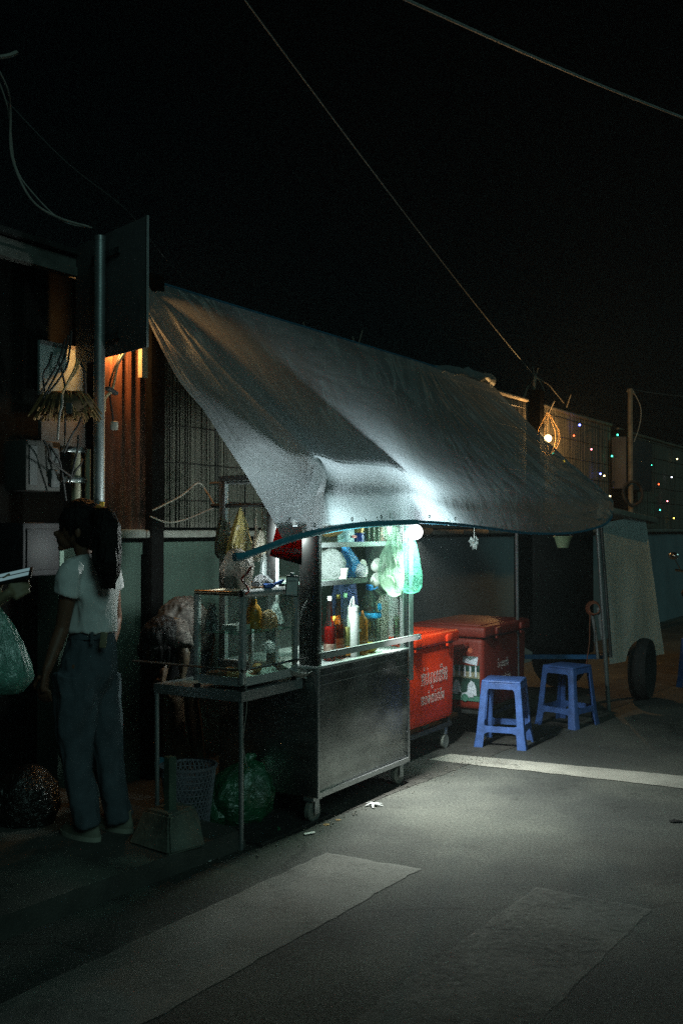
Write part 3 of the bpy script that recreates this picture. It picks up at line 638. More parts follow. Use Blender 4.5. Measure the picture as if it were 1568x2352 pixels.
p = inp(632, 1420, .26); cs('plastic_bag', B().loft([((0, 0, 0), .07, .03), ((0, 0, .05), .05, .025), ((0, 0, .1), .02, .012), ((.0, 0, .125), .008, .008)], 24, wob=.4, seed=9), sheer('clear_film', (.55, .62, .62), transp=.55, transl=.3, gloss=.2, bump=1.2), 'clear pointed bag at the right inside the glass case', 'plastic bag', p.x, .26, .992)
p = inp(615, 1530, .18); cs('napkins', B().loft([((0, 0, 0), .07, .05), ((0, 0, .012), .06, .045), ((.01, 0, .03), .035, .03), ((.02, 0, .04), .01, .01)], 22, wob=.8, seed=3), paper, 'crumpled white napkins on the floor of the glass case', 'napkins', p.x, .18, CZ0 + .023)
p = inp(500, 1530, .28); cs('food_box', B().box((0, 0, .02), (.1, .07, .04), bev=.008), mat('brown_box', (.16, .09, .06), rough=.7), 'small brown box low in the left of the glass case', 'box', p.x, .28, CZ0 + .023)
p = inp(708, 1530, .2); cs('enamel_plate', B().lathe((0, 0, 0), [(.05, 0), (.08, .02), (.092, .045), (.09, .047), (.075, .024), (.045, .006)], 28).xf(Matrix.Rotation(.4, 4, 'X')), mat('white_enamel', (.6, .63, .6), rough=.3), 'white round plate tilted between the glass case and the cart', 'plate', -.04, .12, TZ + .03)
p = inp(697, 1490, .3); cs('plastic_bag', B().loft([((0, 0, 0), .05, .03), ((0, 0, .02), .055, .035), ((0, 0, .05), .035, .02), ((0, 0, .06), .01, .01)], 20, wob=.6, seed=6), MATS['clear_film'], 'small crumpled clear bag beside the cart post', 'plastic bag', -.045, .26, .85)
# top of the case
zt = CZ1 + .014
cl = inp(543, 1350, .22)
cbg = cth('plastic_bag', 'large clear bag of pale snacks on top of the glass case', 'plastic bag', cl.x, .22, zt)
part('film', B().loft([((0, 0, 0), .085, .055), ((0, 0, .04), .1, .07), ((0, 0, .1), .1, .07), ((0.01, 0, .15), .085, .05), ((.0, 0, .18), .05, .03), ((0, 0, .195), .015, .012)], 30, wob=.35, seed=11), sheer('haze_film', (.5, .46, .42), transp=.4, transl=.4, gloss=.15, bump=1.2, bscale=26), cbg)
part('contents', B().loft([((0, 0, .004), .07, .045), ((0, 0, .04), .08, .05), ((0, 0, .09), .06, .04), ((0, 0, .11), .02, .02)], 20, wob=.5, seed=12), mat('pale_snack', (.4, .34, .28), rough=.8, var=.5, scale=40), cbg)
rib = mat('red_ribbon', (.5, .06, .05), rough=.4, var=.2)
q = B()
pts = [P(578, 1300, 4.78), P(566, 1318, 4.77), P(555, 1330, 4.77), P(566, 1344, 4.76), P(571, 1358, 4.76), P(563, 1366, 4.75)]
q.tube(catmull(pts, 5), [.012] * 26, 8, flat=.35); wsolo('red_wrapper', q, rib, 'twisted red plastic wrapper on top of the glass case', 'wrapper', P(566, 1366, 4.76))
q = B(); pts = [P(606, 1346, 4.92), P(622, 1345, 4.94), P(638, 1340, 4.96), P(650, 1332, 4.98)]
q.tube(catmull(pts, 4), [.016, .018, .02, .02, .018, .018, .016, .015, .014, .014, .012, .01, .012], 8, flat=.6)
for v in q.m.verts: v.co += Vector([noise.noise(v.co * 60 + Vector((i * 9, 0, 0))) * .008 for i in range(3)])
wsolo('blue_wrapper', q, mat('blue_wrap', (.03, .13, .5), rough=.35, var=.4, scale=30), 'crumpled blue wrapper on top of the glass case', 'wrapper', P(625, 1348, 4.94))
p = inp(600, 1345, .25); cs('plastic_bag', B().loft([((0, 0, 0), .06, .05), ((0, 0, .025), .065, .05), ((0, 0, .05), .04, .03), ((0, 0, .058), .01, .01)], 22, wob=.6, seed=14), sheer('dark_clear', (.2, .22, .24), transp=.3, gloss=.25, bump=1.3), 'flat dark clear bag behind the red wrapper', 'plastic bag', p.x, .25, zt)
# bags on the hanging rail
RT = 1.6
def rail_pt(u): 
    for k in range(200):
        b = k * .005
        q_ = C(.015, b, RT); 
        if 784 + F * q_.x / q_.y <= u: return b
    return .6
def hb(name, lab, u, prof, mt, **k):
    b = rail_pt(u); t = hangbag(name, lab, 'hanging bag', C(.015, b, RT - .002), prof, mt, group='bags hung on the cart side rail', **k); return t
olive = sheer('olive_film', (.08, .1, .05), transp=.12, transl=.3, gloss=.12, bump=1, bscale=16, var=.5)
yelf = sheer('yellow_film', (.32, .27, .1), transp=.25, transl=.5, gloss=.1, bump=.7, bscale=14, var=.4, stretch=(2, 2, .6))
hb('hanging_bag', 'dark olive bag hanging leftmost on the side rail', 514, [(0, .004, 0), (.04, .016, 0), (.09, .035, 0), (.15, .045, -.005), (.2, .05, -.01), (.25, .047, -.01), (.275, .03, -.01), (.285, .008, -.01)], olive, seed=5, fold=.15)
hb('hanging_bag', 'tall yellow bag hanging between the olive bag and the net bag', 553, [(0, .004, 0), (.04, .02, 0), (.09, .04, .0), (.15, .06, .0), (.2, .075, -.005), (.25, .08, -.01), (.28, .07, -.01), (.3, .03, -.01)], yelf, seed=6, fold=.12)
nb = hb('net_bag', 'knotted white net bag hanging right of the yellow bag', 604, [(0, .008, 0), (.05, .007, 0), (.1, .006, 0), (.115, .005, 0), (.14, .022, 0), (.17, .035, 0), (.21, .046, 0), (.245, .048, 0), (.265, .035, 0), (.27, .01, 0)], sheer('net_film', (.6, .58, .5), transp=.45, transl=.4, gloss=.08, bump=.5, var=.5, stretch=(9, 9, .4)), seed=7, fold=.2)
part('contents', B().ball((0, 0, -.235), .034, sz=.8, wob=.3, seed=3), mat('tan_food', (.3, .2, .1), rough=.8, var=.3), nb)
part('drawstring', B().tube([(0, -.004, -.0), (.003, -.01, -.12), (.012, -.01, -.135)], .004, 6), whitep, nb)
hb('hanging_bag', 'small pale bag tucked between the yellow bag and the net bag', 590, [(0, .003, 0), (.12, .01, 0), (.17, .02, 0), (.21, .036, 0), (.26, .04, 0), (.29, .02, 0)], sheer('peach_film', (.5, .42, .36), transp=.35, transl=.45, gloss=.12, bump=1), seed=9, sy=.5)
hb('hanging_bag', 'clear limp bag hanging low beneath the net bag', 612, [(.0, .002, 0), (.2, .004, 0), (.25, .03, 0), (.3, .045, 0), (.36, .05, 0), (.4, .035, 0), (.41, .01, 0)], MATS['clear_film'], seed=10, sy=.4)
# red coffee bag hanging upside down
def quadpatch(pts, n=12, bulge=.02, nrm=Vector((0, -1, 0)), wr=.004, seed=0, two=True):
    q = B(); P4 = [Vector(p) for p in pts]
    def surf(sgn):
        g = []
        for j in range(n + 1):
            row = []
            for i in range(n + 1):
                s, t = i / n, j / n
                p = P4[0].lerp(P4[1], s).lerp(P4[3].lerp(P4[2], s), t)
                e = (math.sin(PI * s) * math.sin(PI * t)) ** .5
                row.append(q.m.verts.new(p + nrm * sgn * (bulge * e + wr * noise.noise(p * 28 + Vector((seed, sgn, 0))) * e)))
            g.append(row)
        for j in range(n):
            for i in range(n): q.m.faces.new((g[j][i], g[j][i + 1], g[j + 1][i + 1], g[j + 1][i]))
    surf(1); surf(-1)
    bmesh.ops.remove_doubles(q.m, verts=q.m.verts[:], dist=.0004); return q
YC = 4.98
cf = [P(634, 1212, YC), P(694, 1209, YC + .05), P(693, 1298, YC + .05), P(619, 1277, YC)]
co = thing('coffee_bag', 'red and dark coffee packet hanging upside down from the blue pole', 'packet', P(664, 1212, YC), 0)
LOC = Vector(co.location)
fb_ = quadpatch([p - LOC for p in cf], 14, .016)
def coffmat():
    m, t, o = nt('coffee_print'); p = N(t, 'ShaderNodeBsdfPrincipled'); p.inputs['Roughness'].default_value = .35
    tc = N(t, 'ShaderNodeTexCoord'); sp = N(t, 'ShaderNodeSeparateXYZ'); t.links.new(tc.outputs['Object'], sp.inputs[0])
    n = N(t, 'ShaderNodeTexNoise', Scale=14, Detail=3); t.links.new(tc.outputs['Object'], n.inputs['Vector'])
    a = N(t, 'ShaderNodeMath', operation='MULTIPLY_ADD'); a.inputs[1].default_value = .04; t.links.new(n.outputs['Fac'], a.inputs[0]); t.links.new(sp.outputs['Z'], a.inputs[2])
    r = N(t, 'ShaderNodeValToRGB'); mr = N(t, 'ShaderNodeMapRange'); mr.inputs['From Min'].default_value = -.19; mr.inputs['From Max'].default_value = .02
    t.links.new(a.outputs[0], mr.inputs[0]); t.links.new(mr.outputs[0], r.inputs[0])
    r.color_ramp.elements[0].position = .25; r.color_ramp.elements[0].color = (.012, .01, .012, 1)
    r.color_ramp.elements[1].position = .75; r.color_ramp.elements[1].color = (.6, .03, .015, 1)
    e = r.color_ramp.elements.new(.48); e.color = (.16, .012, .01, 1)
    t.links.new(r.outputs[0], p.inputs['Base Color']); tl = N(t, 'ShaderNodeBsdfTranslucent'); t.links.new(r.outputs[0], tl.inputs[0]); mx = N(t, 'ShaderNodeMixShader', Fac=.5); t.links.new(p.outputs[0], mx.inputs[1]); t.links.new(tl.outputs[0], mx.inputs[2]); t.links.new(mx.outputs[0], o.inputs[0]); return m
part('packet', fb_, coffmat(), co)
def on_bag(me, s, t, rot, off=.024):
    base = cf[0].lerp(cf[1], s).lerp(cf[3].lerp(cf[2], s), t) - LOC
    x = (cf[1] - cf[0]).normalized(); y = Vector((0, 0, 1)); nn = x.cross(y)
    M = Matrix((x, y, nn)).transposed().to_4x4(); M.translation = base + nn * off
    me.transform(M @ Matrix.Rotation(rot, 4, 'Z')); return me
lw_ = mat('letter_white', (.7, .7, .7), rough=.5); lg_ = mat('letter_grey', (.5, .5, .52), rough=.4)
tilt = math.radians(-9)
part('lettering', on_bag(textmesh('NESCAFÉ', .034, lg_), .48, .68, PI + tilt, .0205), lg_, co)
part('lettering', on_bag(textmesh('BLEND & BREW', .0125, lw_), .45, .42, PI + tilt, .0205), lw_, co)
part('lettering', on_bag(textmesh('BRITISH', .02, lw_), .7, .17, PI + tilt, .018), lw_, co)
part('emblem', on_bag(B().loft([((0, 0, 0), .02, .012), ((0, 0, .001), .019, .011)], 8).mesh('emblem', blackp), .52, .28, 0, .0195), blackp, co)
part('tie', B().tube(catmull([P(664, 1212, YC) - LOC, P(662, 1204, YC - .02) - LOC, P(668, 1198, YC) - LOC], 3), .004, 6), wirem, co)
# lanyard card
ck = thing('card_holder', 'white card in a black clip holder hanging beside the cart post', 'card holder', P(671, 1316, 4.98), 0)
def cl_(u, v, Y=4.98): return P(u, v, Y) - Vector(ck.location)
part('holder', B().box(cl_(671, 1346), (.064, .006, .104), bev=.003, rot=Matrix.Rotation(math.radians(4), 3, 'Y')), blackp, ck)
part('card', B().box(cl_(671, 1347) + Vector((0, -.0045, 0)), (.054, .002, .088), rot=Matrix.Rotation(math.radians(4), 3, 'Y')), paper, ck)
part('clip', B().box(cl_(671, 1320), (.02, .008, .02), bev=.003), steel, ck)
q = B(); q.box(cl_(671, 1334) + Vector((0, -.0062, 0)), (.036, .001, .006)); q.box(cl_(671, 1366) + Vector((0, -.0062, 0)), (.036, .001, .003)); part('print', q, greyp, ck)
# shiny plastic strips
q = B()
for i in range(4):
    q.tube(catmull([P(705 - i * 3, 1375 + i * 6, 5.0), P(700 - i * 3, 1395 + i * 5, 5.0), P(692 - i, 1415 + i * 4, 5.0), P(686 + i, 1436 - i * 2, 5.0)], 4), .006, 5, flat=.3)
wsolo('plastic_wrap', q, sheer('wrap_film', (.5, .52, .52), transp=.4, gloss=.4, rough=.12, bump=1.4, bscale=50), 'shiny crumpled strips of plastic wrap beside the cart post', 'plastic wrap', P(695, 1436, 5.0))
# string from the pole end down to the ground
q = B(); q.tube(catmull([P(566, 1280, 4.51), P(562, 1340, 4.55), P(556, 1430, 4.6), P(548, 1530, 4.62), P(562, 1560, 4.62), P(567, 1620, 4.66), P(558, 1700, 4.7), P(564, 1745, 4.7), P(568, 1762, 4.7)], 5), .0022, 5)
wsolo('string', q, wirel, 'thin pale string tied from the blue pole down past the table edge', 'string', P(566, 1280, 4.51))
# big jar / pots on the table behind the case
# more packed goods inside the cart
foil = mat('foil_pack', (.5, .5, .48), rough=.25, metal=.7, var=.4, scale=30, bump=.6, bscale=50)
def packet(u, b, z, w, h, m, lab, cat='packet', tilt=0, v=1300):
    p = Q(u, v, b); t = cth('food_packet', lab, cat, p.x, b, z, rz=tilt)
    part('wrapper', B().loft([((0, 0, 0), w * .5, .022), ((0, 0, h * .2), w * .5, .026), ((0, 0, h * .8), w * .48, .02), ((0, 0, h), w * .5, .003)], 22, wob=.18, seed=u), m, t)
    part('print', B().box((0, -.027, h * .5), (w * .5, .002, h * .3)), paper, t); return t
packet(862, .42, ZB + .002, .09, .17, mat('teal_pack', (.03, .2, .22), rough=.35, var=.4, scale=25), 'teal food packet standing behind the jugs', v=1450)
packet(820, .36, ZB + .002, .08, .15, mat('maroon_pack', (.25, .03, .03), rough=.35, var=.4, scale=25), 'maroon food packet behind the squeeze bottle', v=1450)
packet(770, .3, ZB + .002, .1, .19, mat('yellow_pack', (.5, .36, .05), rough=.35, var=.4, scale=25), 'yellow food packet behind the sauce bottles', v=1450)
packet(905, .5, ZB + .002, .1, .2, foil, 'silver foil packet at the right back of the counter', v=1450)
packet(876, .3, 1.407, .07, .1, mat('pink_pack', (.5, .15, .2), rough=.4, var=.4, scale=25), 'pink packet behind the drinking glasses')
packet(742, .4, 1.207, .09, .15, foil, 'silver foil packet behind the full white bag')
for i, (u, b_, c_, lab) in enumerate(((786, .14, (.6, .62, .6), 'white lidded tub beside the blue bag'), (813, .28, (.45, .5, .3), 'olive lidded tub behind the blue bag'))):
    p = Q(u, 1320, b_); t = cth('lidded_tub', lab, 'tub', p.x, b_, 1.207)
    part('tub', B().lathe((0, 0, 0), [(.026, 0), (.034, .05)], 18), mat('tub_%d' % i, c_, rough=.4), t); part('lid', B().lathe((0, 0, .051), [(.036, 0), (.036, .008)], 18), whitep, t)
p = Q(915, 1440, .1); st = cth('cup_stack', 'stack of clear plastic cups by the right front corner', 'cups', p.x, .1, ZB + .002)
q = B()
for i in range(9): q.lathe((0, 0, i * .013), [(.026, 0), (.034, .07), (.036, .071)], 16, cap=False)
part('cups', q, clearb, st)
# food in the glass case
breadm = mat('bread_crust', (.4, .2, .07), rough=.6, var=.4, scale=18)
for i, (x, y, r, lab) in enumerate(((-.42, .2, .1, 'bread roll at the left of the case floor'), (-.36, .26, 1.2, 'bread roll behind the brown box in the case'), (-.17, .24, .6, 'bread roll at the right of the case floor'))):
    cs('bread_roll', B().ball((0, 0, .024), .05, sx=1.2, sy=.6, sz=.5, wob=.15, seed=i), breadm, lab, 'bread roll', x, y, CZ0 + .024, rz=r, group='bread rolls in the glass case')
cs('food_tray', B().b2((-.07, -.045, 0), (.07, .045, .006)).b2((-.07, -.045, .006), (.07, -.04, .025)).b2((-.07, .04, .006), (.07, .045, .025)).b2((-.07, -.04, .006), (-.065, .04, .025)).b2((.065, -.04, .006), (.07, .04, .025)), whitep, 'small white tray on the middle glass shelf', 'tray', -.33, .24, .992)
cs('noodle_bag', B().loft([((0, 0, 0), .05, .035), ((0, 0, .03), .055, .04), ((0, 0, .07), .04, .03), ((0, 0, .09), .01, .01)], 22, wob=.4, seed=17), sheer('tan_film', (.5, .36, .2), transp=.25, transl=.4, gloss=.15, bump=1), 'tan bag of noodles beside the amber jar', 'bag', -.2, .15, .992)
# ------------------------------------------------------------------ AWNING
def WT(u, z=2.97, b=WB - .02):
    d = ray(u, 900); k = (b - (CP - C0).dot(BX)) / d.dot(BX); p = CP + d * k; return Vector((p.x, p.y, z))
def strand(top, mids, sagv=.05):
    """7 points from the wall down to the hem; mids = [row4, row5, row6]"""
    r4 = mids[0]; out = [top]
    for i in (1, 2, 3):
        t = i / 4; out.append(top.lerp(r4, t) - Vector((0, 0, sagv * 4 * t * (1 - t))))
    out.append(r4)
    if len(mids) == 3: out += mids[1:]
    else: out += [r4.lerp(mids[1], .5) , mids[1]]
    return out
RIBS = [
    [WT(296, 2.93), P(345, 748, 5.9), P(405, 865, 5.65), P(470, 947, 5.4), P(563, 1088, 5.08), P(612, 1168, 4.93), P(650, 1240, 4.78)],
    [WT(318, 2.95), P(375, 742, 5.95), P(448, 852, 5.7), P(525, 945, 5.45), P(612, 1085, 5.12), P(650, 1160, 4.96), P(680, 1231, 4.86)],
    strand(WT(365), [P(690, 1092, 5.14), P(702, 1160, 5.0), P(712, 1223, 4.96)], .02),
    strand(WT(420), [P(736, 1070, 5.15), P(737, 1145, 5.11), P(737, 1218, 5.05)], .0),
    strand(WT(530), [P(790, 1076, 5.38), P(790, 1145, 5.32), P(790, 1208, 5.25)], .0),
    strand(WT(690), [P(850, 1080, 5.6), P(852, 1145, 5.52), P(855, 1201, 5.42)], .0),
    strand(WT(840), [P(937, 1088, 5.98), P(948, 1145, 5.88), P(957, 1197, 5.79)], .0),
    strand(WT(905), [P(985, 1110, 6.15), P(1000, 1165, 6.05), P(1015, 1200, 5.98)], .05),
    strand(WT(950), [P(1045, 1125, 6.4), P(1060, 1175, 6.35), P(1075, 1206, 6.33)], .08),
    strand(WT(980), [P(1120, 1130, 6.8), P(1135, 1180, 6.7), P(1150, 1216, 6.7)], .07),
    strand(WT(995), [P(1205, 1135, 7.25), P(1215, 1185, 7.15), P(1225, 1224, 7.12)], .06),
    strand(WT(1015), [P(1295, 1140, 7.75), P(1305, 1185, 7.65), P(1312, 1223, 7.62)], .05),
    strand(WT(1035), [P(1365, 1145, 8.2), P(1375, 1182, 8.1), P(1378, 1208, 8.02)], .03),
    strand(WT(1060), [P(1392, 1142, 8.38), P(1401, 1170, 8.35), P(1400, 1192, 8.25)], .02),
    strand(WT(1128), [P(1396, 1146, 8.75), P(1404, 1166, 8.6), P(1404, 1180, 8.5)], .02),
]
KT, KS = 22, 22
cols = [catmull(r, KS) for r in RIBS]                       # each rib refined from wall to hem
rows = []
for j in range(len(cols[0])):
    rows.append(catmull([c[j] for c in cols], KT))
nr, nc = len(rows), len(rows[0])
rc = random.Random(11)
CREASE = [(.09, .0, .215, .66, .016, .006), (.215, .66, .245, 1, .012, .006), (.43, .67, .47, 1, .012, .006), (.215, .66, .16, 1, .012, .006), (.33, .05, .43, .66, .01, .006)]
for tops, n_ in ((.02, 5), (.12, 3), (.3, 4), (.45, 4), (.6, 9), (.66, 9), (.8, 6)):
    for k in range(n_):
        t0 = tops + rc.uniform(-.015, .015); s0 = rc.uniform(0, .12); L = rc.uniform(.2, .75); t1 = t0 + rc.uniform(-.02, .22) * L * (1.6 if tops > .5 else .8)
        CREASE.append((t0, s0, t1, min(.98, s0 + L), rc.uniform(.004, .011) * rc.choice((1, 1, -.7)), rc.uniform(.002, .0045)))
for k in range(46):
    t0 = rc.uniform(.72, .96); s0 = rc.uniform(.4, .92); a_ = rc.uniform(-.9, .5); L = rc.uniform(.02, .08)
    CREASE.append((t0, s0, t0 + L * math.cos(a_) * .7, s0 + L * math.sin(a_) * 1.6, rc.uniform(.006, .014) * rc.choice((1, -.6)), rc.uniform(.002, .005)))
def creases(t, s):
    h = 0
    for t0, s0, t1, s1, a_, w in CREASE:
        dx, dy = t1 - t0, (s1 - s0) * .45; px, py = t - t0, (s - s0) * .45
        L2 = dx * dx + dy * dy; k = max(0, min(1, (px * dx + py * dy) / L2)); d2 = (px - dx * k) ** 2 + (py - dy * k) ** 2
        if d2 < 25 * w * w: h += a_ * math.exp(-math.sqrt(d2) / w) * (1 - .7 * abs(2 * k - 1) ** 2)
    return h
q = B(); vs = []
for j, row in enumerate(rows):
    s = j / (nr - 1); vr = []
    for i, p in enumerate(row):
        t = i / (nc - 1)
        p = p.copy(); nrm = Vector((.25, -.6, .75)).normalized()
        mid = math.sin(PI * min(1, s * 1.02))
        fan = abs(noise.noise(Vector((t * 34, s * 1.4, 2)))) ** .8 + .5 * abs(noise.noise(Vector((t * 75 + s * 3, s * 2.0, 7))))
        amp = .008 * mid * (.55 + .6 * t) * (1 - .5 * min(1, max(0, s - .55) * 4))
        d = (fan - .1) * amp
        cr = max(0, t - .72) / .28 * max(0, s - .3)
        rg = 1 - abs(noise.noise(Vector((p.x * 7, p.y * 7, p.z * 13)))) * 2.2
        d += cr * .14 * max(-.2, rg) * .5
        d += .006 * noise.noise(p * 2.5) * mid
        d += creases(t, s)
        vr.append(q.m.verts.new(p + nrm * d))
    vs.append(vr)
uvl = q.m.loops.layers.uv.new('weave')
for j in range(nr - 1):
    for i in range(nc - 1):
        f = q.m.faces.new((vs[j][i], vs[j][i + 1], vs[j + 1][i + 1], vs[j + 1][i]))
        for lp, (a_, b_) in zip(f.loops, ((i, j), (i + 1, j), (i + 1, j + 1), (i, j + 1))): lp[uvl].uv = (a_ / (nc - 1), b_ / (nr - 1))
def tarpmat():
    m, t, o = nt('tarpaulin_film')
    tc = N(t, 'ShaderNodeTexCoord'); mp = N(t, 'ShaderNodeMapping'); t.links.new(tc.outputs['Object'], mp.inputs[0])
    r, n, _ = noisecol(t, (.27, .32, .33), .3, 1.6, detail=7)
    w1 = N(t, 'ShaderNodeTexNoise', Scale=5, Detail=5, Roughness=.65); w1.inputs['Distortion'].default_value = 1.1; t.links.new(mp.outputs[0], w1.inputs['Vector'])
    w2 = N(t, 'ShaderNodeTexNoise', Scale=2.2, Detail=5); w2.inputs['Distortion'].default_value = 2.0; t.links.new(mp.outputs[0], w2.inputs['Vector'])
    ad = N(t, 'ShaderNodeMath', operation='MULTIPLY_ADD'); ad.inputs[1].default_value = 2.2; t.links.new(w2.outputs['Fac'], ad.inputs[0]); t.links.new(w1.outputs['Fac'], ad.inputs[2])
    b = N(t, 'ShaderNodeBump', Strength=.3, Distance=.02); t.links.new(ad.outputs[0], b.inputs['Height'])
    df = N(t, 'ShaderNodeBsdfDiffuse'); tl = N(t, 'ShaderNodeBsdfTranslucent'); tr = N(t, 'ShaderNodeBsdfTransparent'); gl = N(t, 'ShaderNodeBsdfGlossy', Roughness=.38)
    gl.inputs['Color'].default_value = (.7, .75, .75, 1)
    # whitish stress creases from fence to hem, with fold highlights painted into their colour
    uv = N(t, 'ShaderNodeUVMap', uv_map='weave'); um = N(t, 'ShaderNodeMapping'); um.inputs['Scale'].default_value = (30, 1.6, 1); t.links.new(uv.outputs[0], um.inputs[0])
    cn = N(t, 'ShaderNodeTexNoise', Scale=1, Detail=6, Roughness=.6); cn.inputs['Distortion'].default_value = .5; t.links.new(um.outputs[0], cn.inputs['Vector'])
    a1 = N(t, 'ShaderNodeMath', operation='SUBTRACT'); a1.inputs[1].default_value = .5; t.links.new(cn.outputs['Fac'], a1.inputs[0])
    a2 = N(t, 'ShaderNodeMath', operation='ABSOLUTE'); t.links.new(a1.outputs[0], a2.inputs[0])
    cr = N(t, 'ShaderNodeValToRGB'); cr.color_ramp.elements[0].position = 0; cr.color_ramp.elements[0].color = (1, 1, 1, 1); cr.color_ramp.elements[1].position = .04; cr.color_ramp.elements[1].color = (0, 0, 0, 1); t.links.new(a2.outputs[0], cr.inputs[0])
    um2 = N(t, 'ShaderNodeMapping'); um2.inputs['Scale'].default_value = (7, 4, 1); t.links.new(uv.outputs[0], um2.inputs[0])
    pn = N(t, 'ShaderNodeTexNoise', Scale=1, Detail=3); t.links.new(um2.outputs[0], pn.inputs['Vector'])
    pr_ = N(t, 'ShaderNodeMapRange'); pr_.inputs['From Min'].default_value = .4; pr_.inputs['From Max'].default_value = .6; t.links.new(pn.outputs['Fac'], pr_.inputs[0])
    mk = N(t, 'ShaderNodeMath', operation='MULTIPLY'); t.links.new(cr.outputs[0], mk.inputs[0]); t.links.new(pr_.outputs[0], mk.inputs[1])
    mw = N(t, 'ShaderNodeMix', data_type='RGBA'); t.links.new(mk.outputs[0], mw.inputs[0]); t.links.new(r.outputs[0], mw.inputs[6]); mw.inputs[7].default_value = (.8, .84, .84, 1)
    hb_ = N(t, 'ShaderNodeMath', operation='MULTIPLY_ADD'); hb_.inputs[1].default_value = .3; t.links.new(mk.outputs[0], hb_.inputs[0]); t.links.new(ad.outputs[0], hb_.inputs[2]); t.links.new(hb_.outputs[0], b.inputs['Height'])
    # fine crumple highlights put into the colour, strongest at the loose far corner
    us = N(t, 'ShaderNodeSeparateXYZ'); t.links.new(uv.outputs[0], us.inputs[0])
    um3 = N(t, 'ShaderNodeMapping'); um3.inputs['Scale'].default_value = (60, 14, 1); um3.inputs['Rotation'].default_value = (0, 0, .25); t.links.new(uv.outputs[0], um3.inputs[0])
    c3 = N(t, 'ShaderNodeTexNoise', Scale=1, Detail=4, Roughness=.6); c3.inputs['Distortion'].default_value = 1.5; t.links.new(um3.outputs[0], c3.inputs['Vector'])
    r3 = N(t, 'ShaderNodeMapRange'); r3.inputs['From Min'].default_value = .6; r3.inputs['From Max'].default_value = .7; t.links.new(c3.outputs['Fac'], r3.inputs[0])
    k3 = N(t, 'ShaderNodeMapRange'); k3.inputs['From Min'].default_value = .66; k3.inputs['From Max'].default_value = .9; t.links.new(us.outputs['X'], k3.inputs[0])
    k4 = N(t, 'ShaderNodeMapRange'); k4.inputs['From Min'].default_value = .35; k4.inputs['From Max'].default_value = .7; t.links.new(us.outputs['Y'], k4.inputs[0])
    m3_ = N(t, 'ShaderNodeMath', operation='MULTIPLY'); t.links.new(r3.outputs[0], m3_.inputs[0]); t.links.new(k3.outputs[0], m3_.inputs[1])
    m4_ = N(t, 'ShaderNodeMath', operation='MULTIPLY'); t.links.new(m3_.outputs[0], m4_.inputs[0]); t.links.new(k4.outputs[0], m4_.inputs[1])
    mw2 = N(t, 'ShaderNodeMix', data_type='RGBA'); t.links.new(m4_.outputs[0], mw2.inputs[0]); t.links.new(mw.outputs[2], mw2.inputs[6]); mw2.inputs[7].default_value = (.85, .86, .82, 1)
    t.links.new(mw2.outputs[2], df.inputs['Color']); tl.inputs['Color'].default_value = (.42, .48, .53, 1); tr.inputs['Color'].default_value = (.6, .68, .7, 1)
    for x in (df, tl, gl): t.links.new(b.outputs[0], x.inputs['Normal'])
    m1 = N(t, 'ShaderNodeMixShader', Fac=.5); t.links.new(df.outputs[0], m1.inputs[1]); t.links.new(tl.outputs[0], m1.inputs[2])
    m2 = N(t, 'ShaderNodeMixShader', Fac=.09); t.links.new(m1.outputs[0], m2.inputs[1]); t.links.new(tr.outputs[0], m2.inputs[2])
    m3 = N(t, 'ShaderNodeMixShader', Fac=.1); t.links.new(m2.outputs[0], m3.inputs[1]); t.links.new(gl.outputs[0], m3.inputs[2])
    t.links.new(m3.outputs[0], o.inputs[0]); return m
AO = Vector((.4, 6.2, 0))
aw = thing('awning', 'large grey plastic tarpaulin awning stretched from the reed fence over the food cart', 'awning', AO)
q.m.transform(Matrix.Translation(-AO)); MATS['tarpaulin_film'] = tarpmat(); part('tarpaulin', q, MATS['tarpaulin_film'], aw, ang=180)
hem = [r[-1] for r in RIBS]
pl = [P(556, 1275, 4.50), P(600, 1259, 4.62), P(650, 1241, 4.77)] + hem[1:7]
q = B(); q.tube([p - AO + Vector((0, -.008, -.006)) for p in catmull(pl, 3)], .0165, 12); q.tube([pl[0] - AO + Vector((-.03, -.035, -.008)), pl[0] - AO + Vector((0, -.008, -.006))], .019, 12)
part('edge_pole', q, bluep, aw)
q = B(); q.tube([p - AO + Vector((0, 0, -.004)) for p in catmull(hem[6:], 3)], .0095, 8); part('edge_rope', q, mat('blue_rope', (.03, .16, .26), rough=.6, var=.4, scale=60), aw)
q = B(); q.tube([r[0] - AO + Vector((0, 0, .004)) for r in RIBS], .008, 6); part('top_rope', q, MATS['blue_rope'], aw)
def pole(u0, v0, Y0, u1, v1, r, m=galv, z1=None):
    a = G(u1, v1) if z1 is None else z1; b = P(u0, v0, Y0); return B().tube([b - AO, a - AO], r, 10)
part('support_pole', pole(1371, 1210, 8.15, 1397, 1632, .017), galv, aw)
mp_ = P(1187.5, 1425, 7.72); part('support_pole', B().tube([P(1186, 1219, 7.05) - AO, mp_ - AO, Vector((mp_.x + .01, mp_.y + .05, 0)) - AO], .012, 10), galv, aw)
for i, (k_, t_) in enumerate(((2, .5), (4, .3), (5, .2), (6, .5), (7, .5), (8, .4), (9, .4), (10, .4), (11, .5), (12, .3))):
    p = hem[k_].lerp(hem[k_ + 1], t_) - AO + Vector((-.004, -.012, .03)); e = B(); e.lathe((0, 0, 0), [(.005, 0), (.0075, .002), (.011, .002), (.012, 0)], 14, cap=False); e.xf(Matrix.Translation(p) @ Matrix.Rotation(RZ, 4, 'Z') @ Matrix.Rotation(PI / 2, 4, 'X')); part('eyelet', e, alum, aw)
